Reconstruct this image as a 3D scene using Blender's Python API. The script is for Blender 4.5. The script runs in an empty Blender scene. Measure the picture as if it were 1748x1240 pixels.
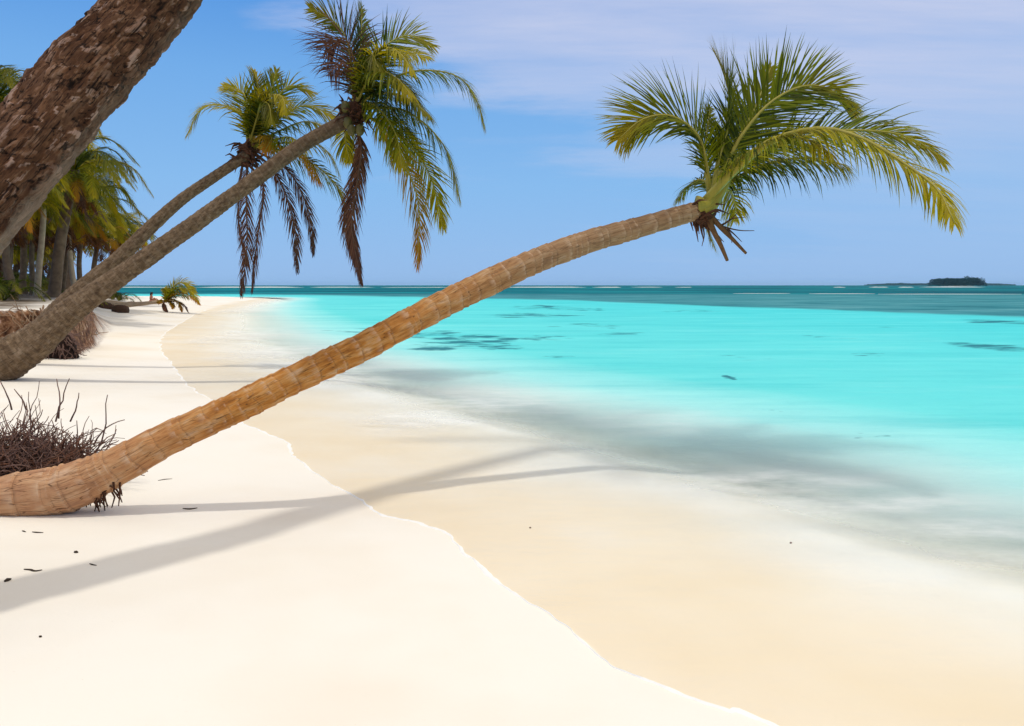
import bpy, math, random
import numpy as np
from mathutils import Vector, noise, Matrix

random.seed(7)
rng = np.random.default_rng(11)
R = math.radians
scene = bpy.context.scene
COL = scene.collection

# ------------------------------------------------------------------ camera
HC = 1.8
HAZE = .00006
PITCH = math.atan((620 - 487) / 1360)
cam = bpy.data.cameras.new("camera")
cam.sensor_width = 36.0
cam.lens = 1360 / 1748 * 36
cam.clip_start = 0.05
cam.clip_end = 30000
co = bpy.data.objects.new("camera", cam)
COL.objects.link(co)
co.location = (0, 0, HC)
co.rotation_euler = (math.pi / 2 - PITCH, 0, 0)
scene.camera = co
CP, SP = math.cos(PITCH), math.sin(PITCH)


def ray(px, py):
    u, v = (px - 874) / 1360, (620 - py) / 1360
    return Vector((u, CP + v * SP, -SP + v * CP))


def at(px, py, Y):
    d = ray(px, py)
    return Vector((0, 0, HC)) + d * (Y / d.y)


def on_z(px, py, z):
    d = ray(px, py)
    return Vector((0, 0, HC)) + d * ((z - HC) / d.z)


def smooth(a, b, x):
    t = np.clip((x - a) / (b - a), 0, 1)
    return t * t * (3 - 2 * t)


# ------------------------------------------------------------------ object helpers
def empty(name, loc, label, cat, group=None):
    o = bpy.data.objects.new(name, None)
    o.empty_display_size = 0.2
    COL.objects.link(o)
    o.location = loc
    o["label"] = label
    o["category"] = cat
    if group:
        o["group"] = group
    return o


def tag(o, label=None, cat=None, group=None, kind=None):
    for k, v in (("label", label), ("category", cat), ("group", group), ("kind", kind)):
        if v:
            o[k] = v
    return o


class MB:
    """collects vertices and faces of ONE mesh"""

    def __init__(s):
        s.v, s.f, s.at = [], [], {}

    def tube(s, pts, radii, n=6, cap=True, attr=None):
        base = len(s.v)
        m = len(pts)
        T = [(pts[min(i + 1, m - 1)] - pts[max(i - 1, 0)]).normalized() for i in range(m)]
        ref = Vector((0, 0, 1)) if abs(T[0].z) < .9 else Vector((1, 0, 0))
        a = T[0].cross(ref).normalized()
        for i in range(m):
            a = (a - T[i] * a.dot(T[i])).normalized()
            b = T[i].cross(a)
            for k in range(n):
                th = 2 * math.pi * k / n
                s.v.append(pts[i] + (a * math.cos(th) + b * math.sin(th)) * radii[i])
        for i in range(m - 1):
            for k in range(n):
                k2 = (k + 1) % n
                s.f.append((base + i * n + k, base + i * n + k2, base + (i + 1) * n + k2, base + (i + 1) * n + k))
        if cap:
            s.f.append(tuple(base + k for k in reversed(range(n))))
            s.f.append(tuple(base + (m - 1) * n + k for k in range(n)))

    def blob(s, c, r, seg=10, rings=7, amp=.25, seed=0, flat=1.0):
        base = len(s.v)
        for i in range(rings + 1):
            ph = math.pi * i / rings
            for k in range(seg):
                th = 2 * math.pi * k / seg
                d = Vector((math.sin(ph) * math.cos(th), math.sin(ph) * math.sin(th), math.cos(ph)))
                q = 1 + amp * noise.noise(d * 1.7 + Vector((seed, seed * .7, 0)))
                s.v.append(Vector(c) + Vector((d.x * r[0], d.y * r[1], d.z * r[2])) * q)
        for i in range(rings):
            for k in range(seg):
                k2 = (k + 1) % seg
                s.f.append((base + i * seg + k, base + (i + 1) * seg + k, base + (i + 1) * seg + k2, base + i * seg + k2))

    def build(s, name, mat, parent=None, smoothed=True):
        me = bpy.data.meshes.new(name)
        off = parent.matrix_world.translation if False else None
        org = Vector((0, 0, 0))
        if parent is not None:
            p = parent
            while p is not None:
                org += p.location
                p = p.parent
        me.from_pydata([tuple(v - org) for v in s.v], [], s.f)
        for k, vals in s.at.items():
            a = me.attributes.new(k, 'FLOAT', 'POINT')
            a.data.foreach_set("value", np.asarray(vals, dtype=np.float32))
        if smoothed:
            me.polygons.foreach_set("use_smooth", [True] * len(me.polygons))
        me.materials.append(mat)
        me.update()
        o = bpy.data.objects.new(name, me)
        COL.objects.link(o)
        if parent is not None:
            o.parent = parent
        return o


def catmull(P, per=8):
    P = [Vector(p) for p in P]
    Q = [P[0] * 2 - P[1]] + P + [P[-1] * 2 - P[-2]]
    out = []
    for i in range(1, len(Q) - 2):
        p0, p1, p2, p3 = Q[i - 1:i + 3]
        for j in range(per):
            t = j / per
            out.append(.5 * ((2 * p1) + (p2 - p0) * t + (2 * p0 - 5 * p1 + 4 * p2 - p3) * t * t + (3 * p1 - p0 - 3 * p2 + p3) * t ** 3))
    out.append(P[-1])
    return out


def resample(pts, n):
    L = [0.0]
    for a, b in zip(pts, pts[1:]):
        L.append(L[-1] + (b - a).length)
    out, j = [], 0
    for i in range(n):
        s = L[-1] * i / (n - 1)
        while j < len(L) - 2 and L[j + 1] < s:
            j += 1
        t = (s - L[j]) / max(L[j + 1] - L[j], 1e-9)
        out.append(pts[j].lerp(pts[j + 1], min(max(t, 0), 1)))
    return out, L[-1]


# ------------------------------------------------------------------ material helpers
def new_mat(name):
    m = bpy.data.materials.new(name)
    m.use_nodes = True
    nt = m.node_tree
    nt.nodes.clear()
    out = nt.nodes.new("ShaderNodeOutputMaterial")
    return m, nt, out


def N(nt, kind, **kw):
    n = nt.nodes.new(kind)
    for k, v in kw.items():
        if k.startswith("i_"):
            key = k[2:]
            n.inputs[int(key) if key.isdigit() else key.replace("_", " ")].default_value = v
        else:
            setattr(n, k, v)
    return n


def L(nt, a, b):
    nt.links.new(a, b)


def attr(nt, name):
    return N(nt, "ShaderNodeAttribute", attribute_name=name).outputs["Fac"]


def noise_tex(nt, vec, scale, detail=3, rough=.55, out="Fac"):
    n = N(nt, "ShaderNodeTexNoise", i_Scale=scale, i_Detail=detail, i_Roughness=rough)
    if vec is not None:
        L(nt, vec, n.inputs["Vector"])
    return n.outputs[out]


def mapping(nt, vec, scale):
    m = N(nt, "ShaderNodeMapping", i_Scale=scale)
    L(nt, vec, m.inputs["Vector"])
    return m.outputs["Vector"]


def ramp(nt, fac, stops, interp='LINEAR'):
    r = N(nt, "ShaderNodeValToRGB")
    cr = r.color_ramp
    cr.interpolation = interp
    while len(cr.elements) < len(stops):
        cr.elements.new(.5)
    for e, (p, c) in zip(cr.elements, stops):
        e.position = p
        e.color = (c, c, c, 1) if isinstance(c, (int, float)) else (*c, 1)
    L(nt, fac, r.inputs["Fac"])
    return r.outputs["Color"]


def mix(nt, fac, a, b, blend='MIX'):
    m = N(nt, "ShaderNodeMix", data_type='RGBA', blend_type=blend)
    for sock, v in ((m.inputs[0], fac), (m.inputs[6], a), (m.inputs[7], b)):
        if isinstance(v, (int, float)):
            sock.default_value = v
        elif isinstance(v, tuple):
            sock.default_value = (*v, 1)
        else:
            L(nt, v, sock)
    return m.outputs[2]


def math_(nt, op, a, b=None, c=None, clamp=False):
    m = N(nt, "ShaderNodeMath", operation=op, use_clamp=clamp)
    for i, v in enumerate((a, b, c)):
        if v is None:
            continue
        if isinstance(v, (int, float)):
            m.inputs[i].default_value = v
        else:
            L(nt, v, m.inputs[i])
    return m.outputs[0]


def bsdf(nt, col, rough=.8, spec=.3, normal=None):
    b = N(nt, "ShaderNodeBsdfPrincipled")
    if isinstance(col, tuple):
        b.inputs["Base Color"].default_value = (*col, 1)
    else:
        L(nt, col, b.inputs["Base Color"])
    if isinstance(rough, (int, float)):
        b.inputs["Roughness"].default_value = rough
    else:
        L(nt, rough, b.inputs["Roughness"])
    b.inputs["Specular IOR Level"].default_value = spec
    if normal is not None:
        L(nt, normal, b.inputs["Normal"])
    return b


def bump(nt, h, strength=.3, dist=.02, normal=None):
    b = N(nt, "ShaderNodeBump", i_Strength=strength, i_Distance=dist)
    L(nt, h, b.inputs["Height"])
    if normal is not None:
        L(nt, normal, b.inputs["Normal"])
    return b.outputs["Normal"]


def simple_mat(name, col, var=.3, scale=8, rough=.8):
    m, nt, out = new_mat(name)
    tc = N(nt, "ShaderNodeTexCoord").outputs["Object"]
    n = noise_tex(nt, tc, scale, 4)
    c = mix(nt, n, tuple(x * (1 - var) for x in col), tuple(min(1, x * (1 + var)) for x in col))
    L(nt, bsdf(nt, c, rough).outputs[0], out.inputs[0])
    return m


# leaves: attributes 'rnd' (per leaflet) and 'along' (0 at the leaf base .. 1 at its tip)
def leaf_mat(name, c_dark, c_light, c_tip, transl=.35, tip0=.6):
    m, nt, out = new_mat(name)
    rnd, al = attr(nt, "rnd"), attr(nt, "along")
    c = mix(nt, rnd, c_dark, c_light)
    t = N(nt, "ShaderNodeMapRange", i_1=tip0, i_2=1.05)
    L(nt, al, t.inputs[0])
    c = mix(nt, t.outputs[0], c, c_tip)
    b = bsdf(nt, c, .5, .14)
    tr = N(nt, "ShaderNodeBsdfTranslucent")
    c2 = mix(nt, 1.0, c, (1.25, 1.15, .5), 'MULTIPLY')
    L(nt, c2, tr.inputs["Color"])
    ms = N(nt, "ShaderNodeMixShader", i_0=transl)
    L(nt, b.outputs[0], ms.inputs[1])
    L(nt, tr.outputs[0], ms.inputs[2])
    L(nt, ms.outputs[0], out.inputs[0])
    return m


M = {}
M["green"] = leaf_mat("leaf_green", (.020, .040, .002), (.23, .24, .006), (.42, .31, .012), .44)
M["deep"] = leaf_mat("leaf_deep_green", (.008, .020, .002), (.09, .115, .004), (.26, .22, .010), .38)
M["lime"] = leaf_mat("leaf_yellow_green", (.09, .10, .003), (.46, .38, .008), (.44, .34, .012), .44)
M["gold"] = leaf_mat("leaf_yellowed", (.19, .13, .008), (.46, .25, .012), (.42, .15, .012), .36)
M["rust"] = leaf_mat("leaf_rusty", (.10, .035, .008), (.26, .10, .016), (.14, .05, .02), .3)
M["dead"] = leaf_mat("leaf_dead", (.060, .022, .014), (.185, .078, .040), (.07, .03, .022), .2)
M["rib"] = simple_mat("midrib", (.30, .25, .03), .25, 12, .5)
M["rib_dead"] = simple_mat("midrib_dead", (.10, .045, .022), .3, 12, .7)
M["fibre"] = simple_mat("crown_fibre", (.075, .028, .012), .8, 18, .9)
M["stub"] = simple_mat("petiole_stub", (.15, .075, .025), .5, 14, .8)
M["nut"] = simple_mat("coconut", (.10, .085, .02), .4, 9, .5)


# ------------------------------------------------------------------ fronds
LEAF_N, LEAF_W = 1.38, .60


def frond(parent, pts, leaf, n, mat, roll=0.0, droop=.35, lift=25, a0=68, a1=24, width=.03, rib=.02, start=.14,
          segs=4, ribmat=None, flop=0.0, prof=None, jitter=.16, rib_child=True, side=None, name="frond", gap=0.0):
    """pts: world points of the midrib. Leaflets in two rows; roll twists the blade about the midrib (deg)."""
    path, length = resample(catmull(pts, 10), 41)
    H = Vector((path[-1].x - path[0].x, path[-1].y - path[0].y, 0))
    if H.length < 1e-3:
        H = Vector((1, 0, 0))
    S0 = side.normalized() if side is not None else H.normalized().cross(Vector((0, 0, 1)))
    mb = MB()
    rnd, al = [], []
    rr = random.Random(int(abs(pts[0][0] * 1000 + pts[-1][2] * 777)) + n)
    n = int(n * LEAF_N)
    width *= LEAF_W
    for i in range(n):
        t = start + (1 - start) * (i + .5) / n
        fi = t * 40
        k = min(int(fi), 39)
        P = path[k].lerp(path[k + 1], fi - k)
        T = (path[min(k + 2, 40)] - path[max(k - 1, 0)]).normalized()
        S = (S0 - T * S0.dot(T)).normalized()
        U = S.cross(T)
        q = Matrix.Rotation(R(roll), 3, T)
        S, U = q @ S, q @ U
        tt = (t - start) / (1 - start)
        pr = prof(tt) if prof else (math.sin(math.pi * (tt * .8 + .16)) ** .75)
        for sg in (-1, 1):
            if rr.random() < gap:
                continue
            ang = R(a0 + (a1 - a0) * tt + rr.gauss(0, 5))
            li = R(lift + rr.gauss(0, 7))
            ln = leaf * pr * (1 + rr.gauss(0, jitter * .5))
            d0 = (T * math.cos(ang) + (S * sg * math.cos(li) + U * math.sin(li)) * math.sin(ang)).normalized()
            dr = droop * (1 + rr.gauss(0, .3))
            Wd = d0.cross(U)
            if Wd.length < .1:
                Wd = T
            Wd.normalize()
            base = len(mb.v)
            p = Vector(P)
            dirv = Vector(d0)
            col = rr.random()
            w = width * (.85 + .3 * rr.random())
            for s in range(segs + 1):
                u = s / segs
                ww = w * (.55 + .45 * min(1, u * 4)) * (1 - u ** 2.2) * .5
                if s == segs:
                    mb.v.append(Vector(p))
                    rnd.append(col); al.append(t)
                else:
                    mb.v += [p - Wd * ww, p + Wd * ww]
                    rnd += [col, col]; al += [t, t]
                dirv = (dirv + Vector((rr.gauss(0, .03), rr.gauss(0, .03), -dr * (.4 + 1.1 * u)))).normalized()
                if flop:
                    dirv = (dirv + (T * .3 + Vector((0, 0, -1))) * flop).normalized()
                p = p + dirv * (ln / segs)
            for s in range(segs - 1):
                b = base + 2 * s
                mb.f.append((b, b + 1, b + 3, b + 2))
            b = base + 2 * (segs - 1)
            mb.f.append((b, b + 1, b + 2))
    mb.at = {"rnd": rnd, "along": al}
    if rib_child:
        o = mb.build(name, mat, parent)
        r = MB()
        r.tube(path[::2], [rib * (1 - .9 * (i / 20) ** .8) + .002 for i in range(21)], 6)
        r.build("midrib", ribmat or M["rib"], o)
    else:
        base = len(mb.v)
        mb.tube(path[::4], [rib * (1 - .9 * (i / 10)) + .004 for i in range(11)], 4)
        mb.at["rnd"] = rnd + [.8] * (len(mb.v) - base)
        mb.at["along"] = al + [.3] * (len(mb.v) - base)
        o = mb.build(name, mat, parent)
    return o


# ------------------------------------------------------------------ trunks
def trunk(parent, cs, mat, step=.12, amp=.05, namp=.04, n=36, ds=.013, flare=None, name="trunk", irregular=.25, seed=0.0, knots=(), flaky=0):
    """cs: list of (world point, radius)."""
    pts4 = [(Vector(p), r) for p, r in cs]
    P = catmull([p for p, r in pts4], 14)
    rad = []
    for i in range(len(pts4) - 1):
        for j in range(14):
            t = j / 14
            t = t * t * (3 - 2 * t) * .5 + t * .5
            rad.append(pts4[i][1] * (1 - t) + pts4[i + 1][1] * t)
    rad.append(pts4[-1][1])
    cum = [0.0]
    for a, b in zip(P, P[1:]):
        cum.append(cum[-1] + (b - a).length)
    m = max(8, int(cum[-1] / ds))
    mb = MB()
    ring, vv, ss = [], [], []
    crack, cellc = [], []
    j = 0
    a = None
    # ring boundaries with uneven spacing
    rr = random.Random(int(seed * 10) + 5)
    bounds = [0.0]
    while bounds[-1] < cum[-1] + step:
        bounds.append(bounds[-1] + step * (1 + rr.uniform(-irregular, irregular) * 1.6))
    amps = [rr.uniform(.5, 1.3) for _ in bounds]
    for i in range(m + 1):
        s = cum[-1] * i / m
        while j < len(cum) - 2 and cum[j + 1] < s:
            j += 1
        t = (s - cum[j]) / max(1e-9, cum[j + 1] - cum[j])
        c = P[j].lerp(P[j + 1], t)
        r0 = rad[j] * (1 - t) + rad[j + 1] * t
        T = (P[min(j + 2, len(P) - 1)] - P[max(j - 1, 0)]).normalized()
        if a is None:
            a = T.cross(Vector((0, 1, 0))).normalized()
        a = (a - T * a.dot(T)).normalized()
        b = T.cross(a)
        for k in range(n):
            th = 2 * math.pi * k / n
            d = a * math.cos(th) + b * math.sin(th)
            q = Vector((math.cos(th) * 1.1, math.sin(th) * 1.1, s * 2.2 + seed))
            sw = s + step * .30 * noise.noise(Vector((math.cos(th) * .9 + 7, math.sin(th) * .9, s / step * .35 + seed)))
            lo, hi = 0, len(bounds) - 1
            while hi - lo > 1:
                md = (lo + hi) // 2
                if bounds[md] <= sw:
                    lo = md
                else:
                    hi = md
            fr = (sw - bounds[lo]) / max(1e-6, bounds[hi] - bounds[lo])
            fr = min(max(fr, 0), 1)
            shape = (fr ** 1.5) - .45            # swells towards the scar, then steps in
            if fr > .93:
                shape *= (1 - (fr - .93) / .07 * .85)
            if fr < .04:
                shape = -.45
            rr_ = r0 * (1 + amp * amps[lo] * shape + namp * noise.fractal(q, 1.0, 2.0, 3)
                        + .3 * namp * noise.fractal(Vector((math.cos(th) * 6, math.sin(th) * 6, s * 9 + seed)), 1, 2, 2))
            for (ks, kth, kr, kh) in knots:
                dd = math.hypot(s - ks, ((th - kth + math.pi) % (2 * math.pi) - math.pi) * r0)
                if dd < kr:
                    rr_ += kh * (1 - (dd / kr) ** 2)
            if flaky:
                qv = Vector((math.cos(th) * 1.25, math.sin(th) * 1.25, s * 2.4))
                qv += noise.noise_vector(qv * 2.3) * .28
                ds_, pt_ = noise.voronoi(qv * 3.4)
                e = min(1, (ds_[1] - ds_[0]) * 3.2)
                hsh = noise.cell(pt_[0] * 13.7)
                ds2, pt2 = noise.voronoi(qv * 8.5)
                e2 = min(1, (ds2[1] - ds2[0]) * 3.0)
                h2 = noise.cell(pt2[0] * 9.1)
                crack.append(min(e, .35 + .65 * e2))
                cellc.append(h2 * .65 + hsh * .35)
                rr_ += flaky * ((e - .7) * .7 + hsh * .8 + (e2 - .6) * .25 + h2 * .15)
            mb.v.append(c + d * rr_)
            ring.append(fr)
            vv.append(th)
            ss.append(s)
    for i in range(m):
        for k in range(n):
            k2 = (k + 1) % n
            mb.f.append((i * n + k, i * n + k2, (i + 1) * n + k2, (i + 1) * n + k))
    mb.f.append(tuple(reversed(range(n))))
    mb.f.append(tuple(m * n + k for k in range(n)))
    mb.at = {"ring": ring, "cx": [math.cos(v) for v in vv], "cy": [math.sin(v) for v in vv], "sl": ss}
    if flaky:
        mb.at["crack"], mb.at["cellc"] = crack, cellc
    return mb.build(name, mat, parent)


def trunk_vec(nt, ks, kl):
    """coordinates wrapped round the trunk: (cos, sin) scaled by ks, length by kl"""
    c = N(nt, "ShaderNodeCombineXYZ")
    L(nt, math_(nt, 'MULTIPLY', attr(nt, "cx"), ks), c.inputs[0])
    L(nt, math_(nt, 'MULTIPLY', attr(nt, "cy"), ks), c.inputs[1])
    L(nt, math_(nt, 'MULTIPLY', attr(nt, "sl"), kl), c.inputs[2])
    return c.outputs[0]


def near_bark():
    m, nt, out = new_mat("bark_tan")
    fine = noise_tex(nt, trunk_vec(nt, 7, 2.2), 2.2, 6, .65)        # long fibres
    blot = noise_tex(nt, trunk_vec(nt, 1.3, 3.0), 1.6, 4, .6)
    c = ramp(nt, blot, [(.30, (.28, .10, .018)), (.45, (.48, .19, .036)), (.58, (.55, .27, .080)), (.72, (.62, .39, .22))])
    along = math_(nt, 'MULTIPLY', attr(nt, "sl"), .125)
    c = mix(nt, ramp(nt, along, [(.18, .55), (.34, .0)]), c, mix(nt, blot, (.36, .19, .11), (.60, .42, .31)))
    c = mix(nt, ramp(nt, along, [(.50, .0), (.72, .72)]), c, mix(nt, blot, (.15, .088, .045), (.40, .29, .19)))
    c = mix(nt, ramp(nt, fine, [(.36, 0.55), (.47, 0.0)]), c, (.13, .05, .018))
    ring = attr(nt, "ring")
    scar = ramp(nt, ring, [(.0, .45), (.12, .0), (.66, 0.0), (.93, .62), (.985, .5), (1, .2)])
    brk = ramp(nt, noise_tex(nt, trunk_vec(nt, 2.2, 6), 1.7, 3), [(.40, 0), (.66, 1)])
    c = mix(nt, math_(nt, 'MULTIPLY', scar, brk), c, (.60, .42, .28))
    dark = ramp(nt, ring, [(.0, .9), (.07, .35), (.14, 0), (1, 0)])
    c = mix(nt, math_(nt, 'MULTIPLY', dark, .65), c, (.12, .045, .015))
    # cracks running along the trunk
    v = N(nt, "ShaderNodeTexVoronoi", feature='DISTANCE_TO_EDGE', i_Scale=3.0)
    L(nt, trunk_vec(nt, 2.6, 1.1), v.inputs["Vector"])
    ck = ramp(nt, v.outputs["Distance"], [(.0, 1), (.035, 0)])
    ckm = math_(nt, 'MULTIPLY', ck, ramp(nt, noise_tex(nt, trunk_vec(nt, 2, 3), 2.4, 2), [(.47, 0), (.56, 1)]))
    c = mix(nt, math_(nt, 'MULTIPLY', ckm, .85), c, (.055, .022, .010))
    h = math_(nt, 'ADD', math_(nt, 'MULTIPLY', fine, .8), math_(nt, 'MULTIPLY', ckm, -1.0))
    L(nt, bsdf(nt, c, .85, .2, bump(nt, h, .55, .012)).outputs[0], out.inputs[0])
    return m


def grey_bark():
    m, nt, out = new_mat("bark_grey")
    blot = noise_tex(nt, trunk_vec(nt, 1.1, 4.5), 2.2, 4, .58)
    c = ramp(nt, blot, [(.28, (.072, .042, .022)), (.46, (.145, .092, .050)), (.60, (.20, .132, .076)), (.76, (.31, .22, .14))])
    fine = noise_tex(nt, trunk_vec(nt, 7, 4), 3, 5, .65)
    c = mix(nt, ramp(nt, fine, [(.36, .7), (.5, 0)]), c, (.035, .022, .013))
    ring = attr(nt, "ring")
    c = mix(nt, math_(nt, 'MULTIPLY', ramp(nt, ring, [(0, .85), (.16, 0), (.9, 0), (1, .85)]), .8), c, (.045, .028, .017))
    c = mix(nt, ramp(nt, math_(nt, 'MULTIPLY', attr(nt, 'sl'), .1), [(.52, 0), (.86, .8)]), c, mix(nt, blot, (.035, .018, .009), (.16, .10, .055)))
    c = mix(nt, math_(nt, 'MULTIPLY', ramp(nt, ring, [(.70, 0), (.9, .22), (.96, 0)]), blot), c, (.36, .30, .23))
    L(nt, bsdf(nt, c, .9, .2, bump(nt, fine, .6, .015)).outputs[0], out.inputs[0])
    return m


def rough_bark():
    m, nt, out = new_mat("bark_flaked")
    big = noise_tex(nt, trunk_vec(nt, 1.6, 2.4), 2.2, 6, .7)
    fine = noise_tex(nt, trunk_vec(nt, 8, 3.4), 3, 6, .68)
    grit = noise_tex(nt, trunk_vec(nt, 9, 9), 5, 4, .65)
    c = ramp(nt, big, [(.30, (.050, .019, .008)), (.44, (.135, .058, .026)), (.57, (.215, .105, .054)), (.72, (.32, .185, .115))])
    cell = attr(nt, "cellc")
    cv = math_(nt, 'ADD', cell, math_(nt, 'MULTIPLY', math_(nt, 'SUBTRACT', grit, .5), .9))
    zone = ramp(nt, noise_tex(nt, trunk_vec(nt, 1.0, 2.2), 1.5, 4, .6), [(.40, .22), (.56, 1)])
    c = mix(nt, math_(nt, 'MULTIPLY', ramp(nt, cv, [(.34, 0), (.70, .78)]), zone), c, (.50, .33, .25))
    split = noise_tex(nt, trunk_vec(nt, 9, 1.6), 1.6, 5, .7)
    c = mix(nt, ramp(nt, split, [(.37, .92), (.44, 0)]), c, (.012, .005, .003))
    c = mix(nt, ramp(nt, cv, [(0, .45), (.12, 0)]), c, (.05, .02, .010))
    c = mix(nt, ramp(nt, fine, [(.37, .92), (.45, 0)]), c, (.014, .006, .004))
    crk = math_(nt, 'ADD', attr(nt, "crack"), math_(nt, 'MULTIPLY', math_(nt, 'SUBTRACT', grit, .5), .5))
    c = mix(nt, ramp(nt, crk, [(.06, .95), (.24, 0)]), c, (.010, .005, .003))
    h = math_(nt, 'ADD', math_(nt, 'ADD', fine, split), math_(nt, 'MULTIPLY', grit, .8))
    # paler flank: light bounced off the sand, painted into the bark
    ang = math_(nt, 'ADD', math_(nt, 'MULTIPLY', attr(nt, "cx"), BOUNCE_SIDE[0]), math_(nt, 'MULTIPLY', attr(nt, "cy"), BOUNCE_SIDE[1]))
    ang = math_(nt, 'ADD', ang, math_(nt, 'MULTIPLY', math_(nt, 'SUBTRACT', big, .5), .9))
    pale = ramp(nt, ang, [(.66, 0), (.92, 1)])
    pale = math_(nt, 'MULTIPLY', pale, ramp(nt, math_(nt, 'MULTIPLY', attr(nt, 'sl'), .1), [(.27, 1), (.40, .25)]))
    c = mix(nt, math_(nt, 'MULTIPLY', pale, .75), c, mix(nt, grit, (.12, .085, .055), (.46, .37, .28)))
    L(nt, bsdf(nt, c, .9, .15, bump(nt, h, .8, .022)).outputs[0], out.inputs[0])
    return m


BOUNCE_SIDE = (-.90, -.43)  # side of the trunk that gets the painted bounce light
M["bark_near"] = near_bark()
M["bark_grey"] = grey_bark()
M["bark_rough"] = rough_bark()
M["bark_shaded"] = simple_mat("bark_shaded", (.15, .097, .058), .75, 5, .9)  # dark bark for most grove trunks, grove shade put into the colour
M["bark_lit"] = simple_mat("bark_sunlit", (.42, .31, .205), .5, 5, .9)  # lighter copy of the far bark, sunlight painted into the colour

# ------------------------------------------------------------------ shoreline, land, sea
shore_px = [(1320, 1240), (1240, 1212), (1180, 1190), (1110, 1163), (1050, 1140), (1000, 1098), (960, 1068), (915, 1036), (870, 1008),
            (830, 978), (800, 948), (775, 922), (750, 905), (700, 890), (650, 878), (610, 850), (560, 822), (520, 795), (492, 768),
            (482, 750), (440, 734), (405, 718), (360, 682), (318, 655), (292, 620), (272, 590), (288, 565), (318, 546), (345, 532), (390, 519), (432, 509)]
sp = [(6.0, -6.0), (3.2, 0.0), (2.0, 1.8)]
for x, y in shore_px:
    p = on_z(x, y, 0)
    sp.append((p.x, p.y))
sp += [(-50, 118), (-75, 126), (-130, 131), (-300, 140), (-700, 260)]
dense = catmull([Vector((x, y, 0)) for x, y in sp], 14)
SH = np.array([(p.x, p.y) for p in dense])
for i in range(2, len(SH) - 2):
    pass
sc_ = np.array([.035 * min(3, max(.6, p[1] / 8)) * (noise.noise(Vector((p[0] * 2.2, p[1] * 2.2, 3))) + .5 * noise.noise(Vector((p[0] * 6, p[1] * 6, 9)))) for p in SH])
tg = np.gradient(SH, axis=0)
tg /= np.linalg.norm(tg, axis=1)[:, None] + 1e-9
NRM = np.stack([-tg[:, 1], tg[:, 0]], 1)
SH = SH + NRM * sc_[:, None]


def poly_dist(X, Y, poly, side_x):
    """signed distance to an open polyline; positive on its left-hand (inland) side"""
    out = np.empty(X.shape)
    A, B = poly[:-1], poly[1:]
    D = B - A
    LL = (D ** 2).sum(1) + 1e-12
    for s in range(0, X.size, 4000):
        P = np.stack([X.ravel()[s:s + 4000], Y.ravel()[s:s + 4000]], 1)
        w = P[:, None, :] - A[None]
        t = np.clip((w * D[None]).sum(2) / LL, 0, 1)
        q = w - t[..., None] * D[None]
        d2 = (q ** 2).sum(2)
        k = d2.argmin(1)
        ii = np.arange(len(k))
        # sign from the exact segment
        cr = D[k, 0] * w[ii, k, 1] - D[k, 1] * w[ii, k, 0]
        out.ravel()[s:s + 4000] = np.sqrt(d2[ii, k]) * np.sign(cr)
    return out


BK = np.array([(-18, -8), (-15.5, 8), (-12.6, 14.5), (-11.2, 16.6), (-10.3, 18.6), (-11.6, 22), (-16, 31), (-22, 42), (-28.5, 57), (-35.0, 74), (-41, 88), (-56, 98), (-90, 106), (-160, 112), (-700, 180)], float)


def ground_z(X, Y):
    X, Y = np.asarray(X, float), np.asarray(Y, float)
    s = poly_dist(X, Y, SH, 1)
    b = poly_dist(X, Y, BK, 1)
    land = np.where(s < 3, .065 * s, .195 + .018 * np.minimum(s - 3, 8))
    dep = -s
    sea = -(.035 * np.minimum(dep, 2.75) + .165 * np.clip(dep - 2.75, 0, 6.4) + .02 * np.clip(dep - 9.15, 0, 80) + .04 * np.clip(dep - 90, 0, 300))
    z = np.where(s > 0, land, sea)
    w = .35 + 5.5 * smooth(24, 60, Y)
    z = z + smooth(-.25 * w, .75 * w, b) * (1.05 + .25 * smooth(2, 14, b) - .45 * smooth(50, 92, Y))
    z = z + np.where(s > .4, .018 * np.sin(X * 1.1 + Y * .7) * np.sin(Y * .9 - X * .4), 0) * smooth(.4, 3, s)
    return z, s, b


def gz(x, y):
    return float(ground_z(np.array([x]), np.array([y]))[0][0])


def axis(d0, d1, step, lo, hi, g):
    a = list(np.arange(d0, d1, step))
    v, st = a[-1], step
    while v < hi:
        st *= g
        v += st
        a.append(v)
    v, st, b = a[0], step, []
    while v > lo:
        st *= g
        v -= st
        b.append(v)
    return np.array(b[::-1] + a)


XS = axis(-13, 8, .085, -5500, 5500, 1.085)
YS = axis(1.2, 21, .075, -40, 6500, 1.045)
GX, GY = np.meshgrid(XS, YS)
print("grid", GX.shape)


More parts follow.
